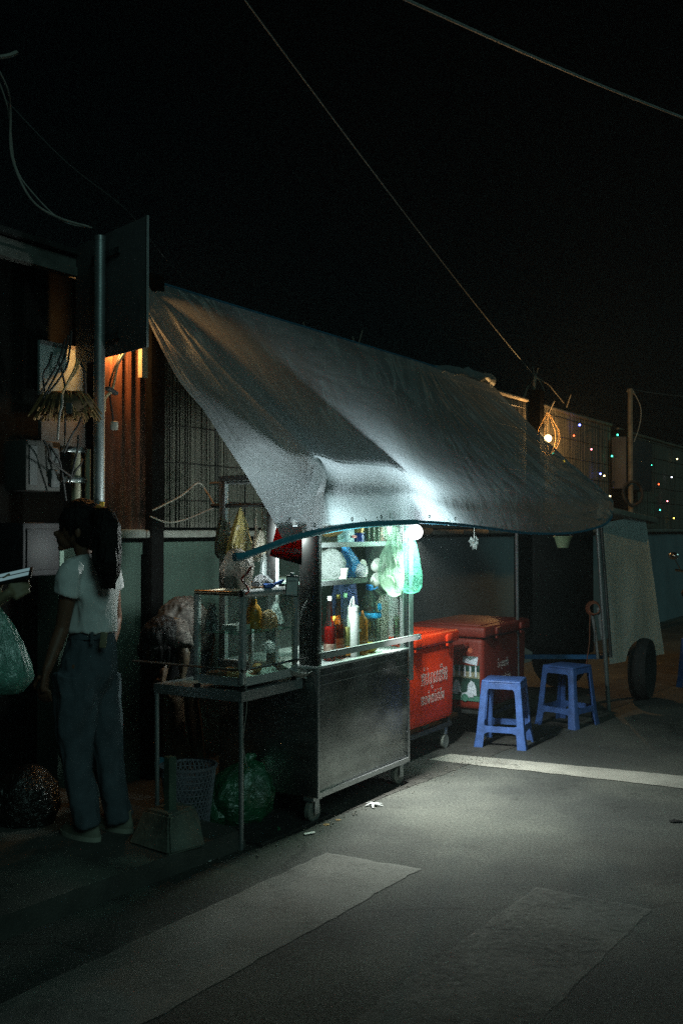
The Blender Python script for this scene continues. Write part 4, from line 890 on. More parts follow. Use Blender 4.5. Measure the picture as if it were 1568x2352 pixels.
# knotted ties along the hem
q = B()
for i, (u, v, Y) in enumerate(((838, 1198, 5.4), (865, 1197, 5.5), (888, 1195, 5.6), (905, 1192, 5.68), (1030, 1201, 6.1))):
    q.tube(catmull([P(u, v + 6, Y), P(u + 3, v - 3, Y - .03), P(u - 2, v - 9, Y - .02)], 3), .0022, 5)
q.m.transform(Matrix.Translation(-AO)); part('tie', q, whitep, aw)
# spare rolled tarpaulin on the wall top
q = B(); pts = [WT(u, 2.95 + dz, WB + .0) for u, dz in ((985, 0), (1020, .02), (1060, .05), (1095, .05), (1130, .07))]
q.tube(catmull(pts, 4), [.02, .03, .04, .045, .05, .055, .055, .05, .055, .06, .06, .06, .06, .06, .07, .07, .05], 10)
for v in q.m.verts: v.co += Vector([noise.noise(v.co * 9 + Vector((i * 5, 0, 0))) * .035 for i in range(3)])
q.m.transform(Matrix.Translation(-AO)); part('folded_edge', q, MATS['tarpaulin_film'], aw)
hb2 = thing('hanging_bag', 'tiny knotted clear bag hanging on a thread under the tarpaulin', 'hanging bag', P(1088, 1206, 6.55), 0)
part('thread', B().tube([(0, 0, 0), (0, 0, -.085)], .0015, 5), whitep, hb2)
part('film', B().ball((0, 0, -.115), .024, sz=1.5, wob=.9, seed=5, n=14), MATS['clear_film'], hb2)

# ------------------------------------------------------------------ COOLER BOXES
LBX, DBX, HB0, HB1, HB2 = .82, .56, .205, .715, .795
def cooler(lab, loc, text1, text2, grp='red cooler boxes', lid_red=None):
    t = thing('cooler_box', lab, 'cooler box', loc, RZ, grp)
    b = B(); b.box((LBX / 2, DBX / 2, (HB0 + HB1) / 2), (LBX, DBX, HB1 - HB0), bev=.035, seg=4)
    for v in b.m.verts:
        k = 1 - .035 * (1 - (v.co.z - HB0) / (HB1 - HB0)); v.co.x = LBX / 2 + (v.co.x - LBX / 2) * k; v.co.y = DBX / 2 + (v.co.y - DBX / 2) * k
    part('tub', b, redm, t)
    l = B(); l.box((LBX / 2, DBX / 2, (HB1 + HB2) / 2 + .002), (LBX + .045, DBX + .045, HB2 - HB1), bev=.02, seg=3); l.box((LBX / 2, DBX / 2, HB2 + .003), (LBX - .08, DBX - .08, .012), bev=.005)
    part('lid', l, lid_red or redm, t)
    for x in (.2, .66):
        h = B(); h.box((x, -.03, HB1 + .042), (.09, .02, .05), bev=.008); h.box((x, -.028, HB1 - .004), (.075, .012, .02), bev=.004); part('latch', h, lid_red or redm, t)
        part('latch_slot', B().box((x, -.0395, HB1 + .012), (.07, .004, .01)), blackp, t)
    h = B(); h.tube(catmull([Vector((-.0, .12, HB1 - .05)), Vector((-.045, .14, HB1 - .06)), Vector((-.055, .28, HB1 - .075)), Vector((-.045, .42, HB1 - .06)), Vector((-.0, .44, HB1 - .05))], 5), .017, 8); part('handle', h, redm, t)
    f = B()
    for y in (.02, DBX - .05): f.b2((.02, y, HB0 - .06), (LBX - .02, y + .03, HB0 - .03))
    for x in (.04, LBX - .08): f.b2((x, .02, HB0 - .03), (x + .03, DBX - .02, HB0 - .002))
    part('wheel_frame', f, darkm, t)
    for x in (.08, LBX - .1):
        for y in (.04, DBX - .06):
            c = B(); c.b2((x - .02, y - .015, .1), (x + .02, y + .02, .145)); co2 = part('caster', c, galv, t)
            w = B(); w.lathe((0, 0, 0), [(.03, -.012), (.044, -.014), (.048, -.01), (.048, .01), (.044, .014), (.03, .012)], 18); w.xf(Matrix.Translation((x, y, .049)) @ Matrix.Rotation(PI / 2, 4, 'X')); part('wheel', w, casterw, co2)
    for tx, size, z, x, sx, sy in ((text1 + text2)):
        me = textmesh(tx, size, lett, sx=sx, sy=sy, extrude=.0004, thin=-.0009)
        me.transform(Matrix.Translation((x, .011 - (z - HB0) * .0175 * 1.0 - .0045, z)) @ Matrix.Rotation(PI / 2, 4, 'X')); part('lettering', me, lett, t)
    return t
lett = mat('lettering_white', (.55, .5, .48), rough=.6, var=.1)
r1 = Vector((.777, 7.0, 0)) - AX * LBX
cooler('bright red cooler box right behind the cart, with pale outlined writing', r1, [('អាំប់ហូលយី98', .072, .51, .5, 1.0, 1.85)], [('អនាម័យនិប់បីម', .06, .375, .48, 1.0, 1.6)])
red_shaded = mat('shaded_red_plastic', (.2, .02, .01), rough=.55, var=.2, scale=5, bump=.05, bscale=70)  # darkened red: the box's distance from the lamp is put into the colour
r2 = Vector((.988, 7.17, 0))
cb = cooler('shaded red cooler box with a poster taped to its end', r2, [('ទឹកប្រុយស័រ', .045, .5, .36, 1.05, 1.6)], [('អាហារសុខភាពនិងបំពង', .034, .4, .36, 1.0, 1.5)], lid_red=red_shaded)
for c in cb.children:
    if c.name.split('.')[0] in ('tub', 'handle'): c.data = c.data.copy(); c.data.materials[0] = red_shaded
# poster: flat print on the box end, x toward the box back, z up
po = thing('poster', 'laminated dark green poster of white figures taped to the shaded cooler end', 'poster', r2 - AX * .004 + Vector((0, 0, 0)), RZ)
def pz(y, z, k=0): return (-.0025 - k * .0012 + .015, y, z)
def pfl(pts, k, m, nm): 
    b = B(); b.poly([pz(y, z, k) for y, z in pts]); part(nm, b, m, po, smooth=False)
pd = mat('poster_dark', (.03, .075, .06), rough=.35, var=.5, scale=9); pgn = mat('poster_green', (.07, .2, .15), rough=.35, var=.3, scale=12)
pw = mat('poster_white', (.6, .66, .74), rough=.35, var=.3, scale=40); py = mat('poster_sand', (.3, .3, .18), rough=.35, var=.6, scale=60, col2=(.45, .42, .3))
y0, y1, z0, z1 = .03, .43, .27, .655
b = B(); b.b2((.0095, y0, z0), (.0145, y1, z1)); part('sheet', b, pd, po)
pfl([(y0, z0), (y1, z0), (y1, z0 + .035), (y0, z0 + .035)], 3, pgn, 'grass_band')
pfl([(y0, .43), (y1, .43), (y1, .475), (y0, .475)], 3, py, 'wall_band')
for i in range(9): yy = y0 + .02 + i * .042; pfl([(yy, .44), (yy + .016, .44), (yy + .013, .51 + .008 * (i < 4)), (yy + .003, .51)], 4, pw, 'pale_column')
for k, (yy, zz, s) in enumerate(((.05, .31, 1.0), (.17, .325, .85), (.27, .34, .65), (.34, .35, .55))):
    pfl([(yy, zz), (yy + .075 * s, zz + .0), (yy + .07 * s, zz + .07 * s), (yy + .045 * s, zz + .105 * s), (yy + .02 * s, zz + .09 * s), (yy + .005 * s, zz + .05 * s)], 5, pw, 'rider')
    pfl([(yy + .02 * s, zz - .012), (yy + .12 * s, zz - .02), (yy + .11 * s, zz + .012), (yy + .06 * s, zz + .025 * s)], 6, pw, 'scooter')
    b = B(); b.lathe((0, 0, 0), [(.026 * s, 0), (.027 * s, .001), (.018 * s, .001)], 16); b.xf(Matrix.Translation(pz(yy + .09 * s, zz - .018, 7)) @ Matrix.Rotation(-PI / 2, 4, 'Y')); part('wheel', b, pgn, po)
pfl([(y0 + .02, .52), (y0 + .13, .54), (y0 + .12, .60), (y0 + .01, .585)], 4, pw, 'note')
pfl([(y0 + .01, .655), (y0 + .13, .655), (y0 + .13, .585), (y0 + .07, .555), (y0 + .01, .585)], 4, pgn, 'pennant')
b = B(); b.lathe((0, 0, 0), [(.02, 0), (.019, .001), (.006, .0012)], 10); b.xf(Matrix.Translation(pz(y0 + .07, .625, 5)) @ Matrix.Rotation(-PI / 2, 4, 'Y')); part('badge', b, mat('badge_red', (.55, .12, .06), var=.4, scale=50), po)

# ------------------------------------------------------------------ STOOLS
def make_stool(lab, loc, rz):
    t = thing('plastic_stool', lab, 'stool', loc, rz, 'blue plastic stools')
    HT, WTp, WBt = .45, .265, .345
    def hw(z): return (WBt + (WTp - WBt) * min(1, z / HT)) / 2
    b = B(); b.box((0, 0, HT - .008), (WTp, WTp, .016), bev=.012, seg=3); b.box((0, 0, HT - .03), (WTp - .006, WTp - .006, .03), bev=.004)
    for i in range(4):
        M = Matrix.Rotation(i * PI / 2, 4, 'Z'); c = B()
        z0_, z1_ = HT - .075, HT - .02
        h0, h1 = hw(z0_), hw(z1_)
        pts = [(-h0 + .03, z0_), (-h0 + .045, z0_ + .004), (-h0 + .06, z0_ + .02), (h0 - .06, z0_ + .02), (h0 - .045, z0_ + .004), (h0 - .03, z0_), (h1 - .002, z1_), (-h1 + .002, z1_)]
        fr = [c.m.verts.new((x, -hw(z) + .001, z)) for x, z in pts]; bk = [c.m.verts.new((x, -hw(z) + .011, z)) for x, z in pts]
        c.m.faces.new(fr); c.m.faces.new(bk[::-1]); n = len(pts)
        for k in range(n): c.m.faces.new((fr[k], bk[k], bk[(k + 1) % n], fr[(k + 1) % n]))
        c.xf(M); me = bpy.data.meshes.new('x'); c.m.to_mesh(me); b.m.from_mesh(me); bpy.data.meshes.remove(me); c.m.free()
    part('seat', b, stoolm, t)
    for i in range(4):
        M = Matrix.Rotation(i * PI / 2, 4, 'Z'); c = B(); rings = []
        for z, w in ((0, .062), (.012, .062), (.1, .056), (.13, .05), (.2, .047), (.3, .045), (.37, .046), (.41, .05), (.437, .055)):
            h = hw(z); e = .006 if z < .02 else 0; h += e; r = .010
            pr = [(-h + r, -h), (-h + w, -h), (-h + w, -h + .011), (-h + .011, -h + .011), (-h + .011, -h + w), (-h, -h + w), (-h, -h + r), (-h + .003, -h + .003)]
            rings.append([c.m.verts.new((x, y, z)) for x, y in pr])
        for a, bb in zip(rings, rings[1:]):
            for k in range(8): c.m.faces.new((a[k], a[(k + 1) % 8], bb[(k + 1) % 8], bb[k]))
        c.m.faces.new(rings[0][::-1]); c.m.faces.new(rings[-1]); c.xf(M); part('leg', c, stoolm, t)
        c = B(); z0_, z1_ = .105, .145; pts = []
        h0, h1 = hw(z0_), hw(z1_)
        pts = [(-h0 + .03, z0_ - .02), (-h0 + .062, z0_ - .008), (-h0 + .08, z0_), (h0 - .08, z0_), (h0 - .062, z0_ - .008), (h0 - .03, z0_ - .02), (h1 - .03, z1_ + .014), (h1 - .055, z1_ + .004), (h1 - .07, z1_), (-h1 + .07, z1_), (-h1 + .055, z1_ + .004), (-h1 + .03, z1_ + .014)]
        fr = [c.m.verts.new((x, -hw(z) + .0015, z)) for x, z in pts]; bk = [c.m.verts.new((x, -hw(z) + .0105, z)) for x, z in pts]
        c.m.faces.new(fr); c.m.faces.new(bk[::-1]); n = len(pts)
        for k in range(n): c.m.faces.new((fr[k], bk[k], bk[(k + 1) % n], fr[(k + 1) % n]))
        c.xf(M); part('stretcher', c, stoolm, t)
    return t
s1 = make_stool('brightest blue stool, in front of the shaded red cooler box', (P(1157, 1500, 7.08).x, 7.08, 0), math.radians(-19))
dup(s1, (P(1301, 1500, 7.8).x, 7.8, 0), math.radians(-44), 'blue stool turned corner first, standing before the dark covered trailer')
dup(s1, (3.36, 9.7, 0), math.radians(-25), 'dim blue stool cut off by the right picture edge')

# ------------------------------------------------------------------ COVERED TRAILER
def tv(u, v, Y): return P(u, v, Y)
TRO = Vector((2.2, 8.9, 0))
tr_ = thing('covered_trailer', 'tall street trailer wrapped in a pale cloth side with a black tyre below', 'trailer', TRO)
cloth = mat('cover_cloth', (.6, .68, .68), rough=.75, var=.18, scale=3, bump=.1, bscale=9, stretch=(1, 1, .4))
q = B()
tl, trr, br, bl2 = tv(1378, 1203, 8.55), tv(1480, 1182, 9.2), tv(1524, 1502, 9.2), tv(1399, 1526, 8.55)
n = 26; V = []
arch_c, arch_r = .62, .2
for j in range(n + 1):
    row = []
    for i in range(n + 1):
        s, t_ = i / n, j / n
        low = 1.0
        if j >= n - 8:
            a_ = (s - .55) / .26
            if abs(a_) < 1: low = 1 - .13 * math.sqrt(1 - a_ * a_)
        tt = t_ if t_ <= .7 else .7 + (t_ - .7) / .3 * (low - .7)
        p = tl.lerp(trr, s).lerp(bl2.lerp(br, s), tt)
        p += Vector((.6, -.75, 0)) * (.012 * noise.noise(Vector((s * 3, tt * 1.4, 1))) + .004 * noise.noise(Vector((s * 14, tt * 3, 5))))
        row.append(q.m.verts.new(p - TRO))
    V.append(row)
for j in range(n):
    for i in range(n): q.m.faces.new((V[j][i], V[j][i + 1], V[j + 1][i + 1], V[j + 1][i]))
bmesh.ops.solidify(q.m, geom=q.m.faces[:], thickness=.006); part('cloth_cover', q, cloth, tr_, ang=80)
ra, rb_ = tv(1392, 1168, 8.5), tv(1512, 1196, 9.35)
q = B(); q.box((ra.lerp(rb_, .5) - TRO) + Vector((-.12, .1, 0)), ((rb_ - ra).length, .3, .05), bev=.01, rot=(rb_ - ra).to_track_quat('X', 'Z').to_matrix()); part('roof_board', q, mat('roof_board', (.2, .19, .16), rough=.8, var=.3), tr_)
trshade = mat('trailer_shade', (.005, .007, .0065), spec=.15, rough=.6, var=.35, scale=3, bump=.4, bscale=9)  # near-black body: lamp falloff over the trailer opening put into the colour
xl, xr = P(1222, 1500, 8.95).x, P(1366, 1500, 8.95).x
q = B(); q.box(((xl + xr) / 2 - TRO.x, .55, .96), (xr - xl, .95, 1.14), bev=.03); part('body', q, trshade, tr_)
q = B(); q.b2((xl - .1 - TRO.x, -.14, .37), (P(1388, 1500, 8.7).x - TRO.x, -.1, .405)); part('chassis_beam', q, mat('blue_beam', (.02, .12, .3), rough=.5, var=.3), tr_)
q = B(); q.tube([tv(1358, 1408, 8.7) - TRO, tv(1366, 1450, 8.7) - TRO, tv(1372, 1512, 8.7) - TRO], .028, 8, flat=.5); q.tube([tv(1374, 1395, 8.6) - TRO, tv(1384, 1468, 8.6) - TRO], .018, 8); part('side_stake', q, mat('pale_metal', (.3, .34, .35), rough=.6, var=.3), tr_)
q = B(); q.tube([tv(1380, 1212, 8.5) - TRO, tv(1402, 1510, 8.5) - TRO], .013, 8); part('corner_pole', q, darkm, tr_)
def wheel(c, r, w, yaw, parent, tm=rubber):
    t = B(); t.lathe((0, 0, 0), [(r * .6, -w * .35), (r * .82, -w / 2), (r * .95, -w * .45), (r, -w * .2), (r, w * .2), (r * .95, w * .45), (r * .82, w / 2), (r * .6, w * .35)], 32)
    t.xf(Matrix.Translation(c) @ Matrix.Rotation(yaw, 4, 'Z') @ Matrix.Rotation(PI / 2, 4, 'X')); wo_ = part('wheel', t, tm, parent)
    h = B(); h.lathe((0, 0, 0), [(r * .58, -w * .3), (r * .6, 0), (r * .58, w * .3)], 24); h.ball((0, 0, -w * .3), r * .16); h.xf(Matrix.Translation(c) @ Matrix.Rotation(yaw, 4, 'Z') @ Matrix.Rotation(PI / 2, 4, 'X')); part('rim', h, darkm, wo_)
wc = P(1474, 1538, 8.95); wheel(Vector((wc.x, 8.95, .265)) - TRO, .265, .16, math.radians(62), tr_)
wheel(Vector((P(1290, 1500, 9.5).x, 9.6, .265)) - TRO, .265, .13, math.radians(10), tr_)
q = B(); q.tube([(-.35, .0, .36), (.5, .55, .34)], .025, 8); part('axle', q, darkm, tr_)
bk = thing('hanging_basket', 'pale green bucket hanging under the tarpaulin before the dark trailer', 'bucket', P(1292, 1234, 8.3), 0)
part('bucket', B().lathe((0, 0, -.085), [(.045, 0), (.07, .08), (.074, .085)], 20), mat('pale_green', (.25, .33, .2), rough=.6), bk)
part('bucket_rim', B().lathe((0, 0, -.004), [(.074, 0), (.08, .004), (.08, .012), (.074, .014)], 20, cap=False), MATS['pale_green'], bk)
part('handle', B().tube(catmull([Vector((-.074, 0, 0)), Vector((0, 0, .07)), Vector((.074, 0, 0))], 6), .003, 6), steel, bk)
co_ = B()
for i in range(5): co_.tube([P(1364, 1398, 8.55) + Vector((.045 * math.cos(a) * (1 + i * .08), .012 * i, .045 * math.sin(a) * (1 + .08 * i))) for a in [k * PI / 8 for k in range(17)]], .005, 5)
co_.tube(catmull([P(1354, 1400, 8.55), P(1353, 1440, 8.55), P(1352, 1500 - 20, 8.55), P(1343, 1508 + 50 - 20, 8.5)], 4), .004, 5)
wsolo('cord_coil', co_, mat('orange_cord', (.25, .08, .04), rough=.6), 'coil of dull orange cord hung on the trailer stake', 'cord', P(1364, 1398, 8.55))

# ------------------------------------------------------------------ MOTORBIKE at the right edge
mb = thing('parked_motorbike', 'black motorbike with chrome mirror half cut off by the right edge', 'motorbike', (3.86, 11.0, 0), math.radians(62))
bkp = mat('bike_black', (.015, .016, .017), rough=.3, coat=.4); chrome = mat('chrome', (.7, .72, .72), rough=.12, metal=1)
for x in (-.62, .62): wheel(Vector((x, 0, .28)), .28, .09, 0, mb)
part('body', B().loft([((.0, 0, .3), .35, .1), ((0, 0, .5), .42, .13), ((-.1, 0, .68), .45, .13), ((-.15, 0, .76), .4, .12)], 24, wob=.05), bkp, mb)
part('seat', B().box((-.25, 0, .82), (.68, .24, .09), bev=.04), rubber, mb)
part('front_shield', B().loft([((.45, 0, .45), .06, .14), ((.42, 0, .7), .08, .17), ((.36, 0, .95), .07, .13)], 18), bkp, mb)
q = B(); q.tube([(.38, -.34, 1.02), (.36, -.15, 1.0), (.37, 0, .98), (.36, .15, 1.0), (.38, .34, 1.02)], .014, 8); part('handlebar', q, chrome, mb)
q = B(); q.tube([(.6, -.07, .3), (.42, -.07, .9)], .02, 8); q.tube([(.6, .07, .3), (.42, .07, .9)], .02, 8); part('fork', q, chrome, mb)
for y in (-.28, .28):
    q = B(); q.tube([(.37, y, 1.02), (.34, y * 1.2, 1.14)], .006, 6); q.ball((.33, y * 1.25, 1.18), .06, sx=.25, sz=.7, n=12); part('mirror', q, chrome, mb)
part('headlight', B().ball((.46, 0, .86), .075, sx=.5), chrome, mb)
part('exhaust', B().tube([(-.1, -.14, .3), (-.75, -.18, .38)], [.03, .045], 10), chrome, mb)

# ------------------------------------------------------------------ LIGHTS on the right
cg = QW(1257.6, 1007, 1.24)
pend = thing('caged_lamp', 'glowing orange bulb inside a teardrop cage of bent reeds', 'lamp', cg, 0)
part('bulb', B().ball((0, 0, 0), .042), glow('warm_glow', (1, .62, .25), 160), pend)
q = B()
for i in range(9):
    a = i * 2 * PI / 9; q.tube([(math.cos(a) * r, math.sin(a) * r, z) for r, z in ((.01, .3), (.06, .2), (.12, .1), (.135, 0), (.11, -.09), (.06, -.15), (.02, -.19))], .0022, 5)
part('cage', q, mat('cage_reed', (.4, .25, .1), rough=.6), pend)
part('stick', B().tube([(.0, .0, .28), (.07, 0, .42)], .012, 6), MATS['bamboo_pole'], pend)
lamp('cage_light', (0.03, -.05, -0.05), WARMR, (1, .52, .18), .02, pend)
LT = [(505, 561, (.8, .85, 1), 'white', 1), (786, 566, (.12, .15, 1), 'blue', 2.2), (743, 647, (1, .1, .03), 'red', .8), (875, 750, (1, .25, .3), 'pink', 1), (1073, 641, (.05, .9, .5), 'green', 1.6), (585, 779, (.05, .9, .5), 'green', 1.5), (670, 838, (1, .6, .03), 'amber', 1.6), (1030, 801, (.05, .9, .5), 'green', 1.4), (943, 935, (.15, .15, 1), 'blue', 2), (972, 950, (1, .8, .4), 'warm white', 1), (1016, 1104, (1, .7, .3), 'warm white', 1), (1108, 810, (1, .65, .1), 'yellow', 1), (1297, 716, (1, .85, .6), 'warm white', 1), (1326, 869, (.05, .85, .5), 'green', 1.3), (1522, 823, (1, .75, .4), 'warm white', 1), (1480, 960, (.8, .85, 1), 'white', 1), (1383, 1014, (1, .06, .03), 'red', .8), (1448, 1141, (1, .6, .5), 'pink', 1), (1392, 1208, (.05, .85, .55), 'green', 1.2), (1497, 1270, (1, .8, .1), 'yellow', 1)]
where = ['above the caged lamp by the left post', 'highest on the reed screen, largest of its colour', 'upper middle of the reed screen', 'centre of the reed screen', 'at the top right corner of the reed screen', 'just under the caged lamp', 'low left on the reed screen, by the tarpaulin slope', 'right side of the reed screen near the thick post', 'low on the reed screen beside a warm white one', 'low on the reed screen touching the blue one', 'lowest on the reed screen near the tarpaulin corner', 'on the thick dark post', 'on top of the pale box', 'at the right side of the pale box', 'far right and highest on the far screen', 'far right, alone in the middle of the far screen', 'below and right of the pale box', 'below the small red one, far right', 'above the trailer roof end', 'lowest of all, near the right edge']
strp = []
for i, ((cx, cy, c, nm, s), w) in enumerate(zip(LT, where)):
    u, v = 1090.9 + cx / 3.2865, 803.8 + cy / 3.2865
    p = QW(u, v, WB - .07); strp.append(p)
    o = wsolo('fairy_light', B().ball(p, .0085 + .002 * s, n=10), glow('fairy_' + nm.replace(' ', '_'), c, 8 if nm != 'blue' else 22), '%s fairy light %s' % (nm, w), 'fairy light', p, group='coloured fairy lights on the reed screens')
    if nm in ('green', 'blue', 'amber') : lamp('fairy_glow', (0, -.02, 0), .012 * s, c, .02, o)
q = B()
sp = sorted(strp, key=lambda p: inv(p).x)
for a, b in zip(sp, sp[1:]): q.tube(sag(a + BX * .02, b + BX * .02, .06, 6), .002, 4)
wsolo('light_string', q, wirem, 'thin black wire joining the fairy lights over the reed screens', 'light string', sp[0])
# warm lamp hidden behind the sign
wl = QW(266, 784, WB - .085)
hl = thing('wall_lamp', 'warm bare bulb hidden behind the road sign, lighting the rusty sheet', 'lamp', wl, 0)
part('bulb', B().ball((0, 0, 0), .024), MATS['warm_glow'], hl); part('socket', B().tube([(0, 0, .025), (0, .01, .09)], .016, 8), whitep, hl)
lamp('wall_light', (0, -.02, -.045), WARML, (1, .4, .1), .02, hl)
# ------------------------------------------------------------------ SIGN AND ITS POST
SP = Vector((-1.29, 5.45, 0))
rs = thing('road_sign', 'back of a large square road sign on a grey steel pole', 'road sign', SP)
part('pole', B().tube([(0, 0, .05), (0, 0, 3.02)], .030, 18), galv, rs)
part('cap', B().tube([(0, 0, 3.02), (0, 0, 3.045)], .0315, 18), steel, rs)
sd = Vector((.6596, -.7516, 0)); sn = Vector((.7516, .6596, 0))
q = B(); c = sd * .03 + sn * .045 + Vector((0, 0, 2.735)); R = Matrix((sd, sn, Vector((0, 0, 1)))).transposed()
q.box(c, (.78, .006, .67), rot=R, bev=.002); part('sign_plate', q, mat('sign_back', (.14, .14, .145), rough=.6, metal=.0, var=.15, bump=.1), rs)
q = B(); q.box(c + sd * .388, (.004, .012, .67), rot=R); part('edge_strip', q, alum, rs)
q = B()
for z in (2.5, 2.95): q.box(Vector((0, 0, z)) + sn * .035, (.3, .012, .035), rot=R)
part('bracket', q, darkm, rs)
q = B(); q.tube([(0, 0, 1.565), (0, 0, 1.60)], .0312, 18); part('tape', q, mat('tape', (.45, .5, .46), rough=.7), rs)
q = B(); q.b2((.012, -.034, 1.575), (.034, -.02, 1.625)); part('sticker', q, mat('yellow_sticker', (.5, .32, .04), rough=.6), rs)
# ------------------------------------------------------------------ meter boxes and fittings on the old wall
def wp(u, v, b=1.28): return QW(u, v, b)
def wbox(name, u0, v0, u1, v1, b, dep, mt, lab, cat, bev=.008, parts=()):
    a = Q(u0, v1, b); c = Q(u1, v0, b); t = thing(name, lab, cat, C(a.x, b, a.z), RZ); w = c.x - a.x; h = abs(c.z - a.z)
    part(parts[0] if parts else 'housing', B().b2((0, 0, 0), (w, dep, h), bev=bev), mt, t); return t, w, h
boxm = mat('meter_box', (.04, .042, .038), rough=.7, var=.25, scale=6); boxl = mat('pale_box', (.07, .078, .078), rough=.7, var=.2, scale=6)
t, w, h = wbox('meter_box', 60, 1016, 140, 1126, 1.26, .16, boxm, 'grey electric meter box on the old wall left of the pole', 'meter box')
part('meter', B().box((w * .78, -.004, h * .72), (w * .26, .03, h * .32), bev=.01), boxl, t); part('meter', B().box((w * .78, -.004, h * .25), (w * .26, .03, h * .36), bev=.01), boxl, t); part('door', B().b2((.02, -.006, .03), (w * .3, -.001, h - .03)), boxl, t)
t, w, h = wbox('switch_cabinet', 53, 1201, 138, 1325, 1.2, .2, mat('cabinet_dark', (.012, .011, .014), rough=.6, var=.2), 'dark wall cabinet with a lit greenish side, left of the woman', 'cabinet')
part('side_panel', B().b2((w + .001, -.0, 0), (w + .03, .2, h)), mat('cabinet_lit_side', (.16, .24, .19), rough=.7), t); part('door', B().b2((.02, -.008, .03), (w - .02, -.001, h - .03), bev=.003), MATS['cabinet_dark'], t)  # side slab in paler green: the light on that side put into the colour
t, w, h = wbox('wall_board', 92, 802, 201, 905, 1.52, .02, mat('board_teal', (.16, .22, .22), rough=.7, var=.2), 'pale teal board on the wall behind tangled cables', 'board', bev=.002)
part('trim', B().b2((0, -.006, h - .02), (w, -.001, h)), boxl, t)
t, w, h = wbox('wall_panel', 95, 958, 200, 1020, 1.5, .03, mat('panel_grey', (.1, .1, .095), rough=.8), 'dim grey panel under the thatched bundle', 'panel')
part('seam', B().b2((w * .5, -.004, 0), (w * .51, -.001, h)), darkm, t)
q = B(); a = wp(176, 1040, 1.25); b2_ = wp(176, 1152, 1.25); q.tube([a, b2_], .028, 12)
vp = thing('drain_pipe', 'beige plastic drain pipe with metal bands behind the pole', 'pipe', b2_, 0)
q.m.transform(Matrix.Translation(-b2_)); part('pipe', q, mat('beige_pipe', (.3, .29, .2), rough=.5, var=.15), vp)
q = B(); q.tube([a - b2_ + Vector((.055, .02, .02)), Vector((.055, .02, -.1))], .015, 10); part('pipe', q, MATS['beige_pipe'], vp)
for v in (1034, 1103):
    p = wp(165, v, 1.24) - b2_; q = B(); q.box(p + Vector((.02, -.02, 0)), (.14, .05, .03), rot=Matrix.Rotation(RZ, 3, 'Z'), bev=.004); part('band', q, chrome, vp)
# thatched bundle
p = wp(150, 930, 1.2)
th_ = thing('thatched_bundle', 'brown thatched bundle tied up among the cables, lit orange on top', 'bundle', p, 0)
q = B()
for i in range(150):
    a = random.uniform(0, 2 * PI); r = random.uniform(.04, .2)
    q.tube([(0 + random.uniform(-.02, .02), 0, .07), (math.cos(a) * r * .6, math.sin(a) * r * .4, .05 + random.uniform(-.01, .015)), (math.cos(a) * r, math.sin(a) * r * .6, -.03 - random.uniform(0, .06))], .0045, 4)
part('straw', q, mat('straw', (.34, .2, .08), rough=.8, var=.4), th_)
part('core', B().ball((0, 0, 0), .15, sy=.6, sz=.38), mat('straw_dark', (.09, .06, .03), rough=.9), th_)
q = B(); q.box((.05, -.11, -.03), (.03, .006, .055)); part('label_plate', q, boxl, th_)
# cables
def cable(pts, r, mt, lab, k=5, cat='cable', name='overhead_cable'):
    q = B(); q.tube(catmull([Vector(p) for p in pts], k), r, 6); return wsolo(name, q, mt, lab, cat, pts[0])
cable([P(925, -4, 5.2), P(1200, 120, 6.0), P(1400, 205, 6.7), P(1600, 283, 7.4)], .0085, mat('grey_cable', (.3, .33, .32), rough=.5), 'thick pale overhead cable crossing the top right corner of the sky')
cable(sag(P(558, -6, 5.0), P(1228, 865, 12.4), .05), .0045, MATS['grey_cable'], 'long thin cable running from the top down to the twiggy post')
cable([P(-10, 148, 5.0), P(18, 205, 5.1), P(25, 262, 5.2), P(28, 360, 5.25), P(70, 455, 5.3), P(130, 498, 5.35), P(205, 521, 5.42)], .006, wirel, 'pale cable looping from the left edge down to the sign pole top')
cable([P(-10, 165, 5.1), P(20, 255, 5.2), P(36, 380, 5.3), P(80, 448, 5.33), P(145, 508, 5.37), P(212, 523, 5.43)], .004, wirel, 'thinner cable looping beside the pale one to the sign pole')
cable([P(10, 225, 6), P(150, 370, 6.2), P(290, 482, 6.6), P(360, 570, 7.0), P(420, 640, 7.4)], .003, mat('dim_cable', (.12, .12, .12), rough=.7), 'faint thin cable sloping behind the sign towards the fence')
cable([P(-6, 132, 5.0), P(20, 128, 5.1), P(38, 121, 5.2)], .012, wirel, 'short pale stub of cable at the top left edge')
cable([P(1448, 894, 14), P(1500, 903, 14.5), P(1600, 914, 15.5)], .006, MATS['dim_cable'], 'faint cable leaving the thin far pole to the right')
cable([P(1452, 897, 14), P(1470, 935, 14), P(1468, 975, 14), P(1455, 1015, 13.9)], .006, MATS['grey_cable'], 'loose cable hanging in a bow from the thin far pole')
cable([QW(350, 1173, 1.25), QW(415, 1140, 1.2), QW(455, 1110, 1.15), QW(475, 1130, 1.1), QW(492, 1158, .8)], .005, wirel, 'pale cable arching over the reed screen behind the hanging bags')
cable([QW(345, 1186, 1.3), QW(385, 1200, 1.25), QW(430, 1192, 1.2), QW(500, 1162, 1.0)], .005, wirel, 'pale cable sagging along the wall top left of the hanging bags')
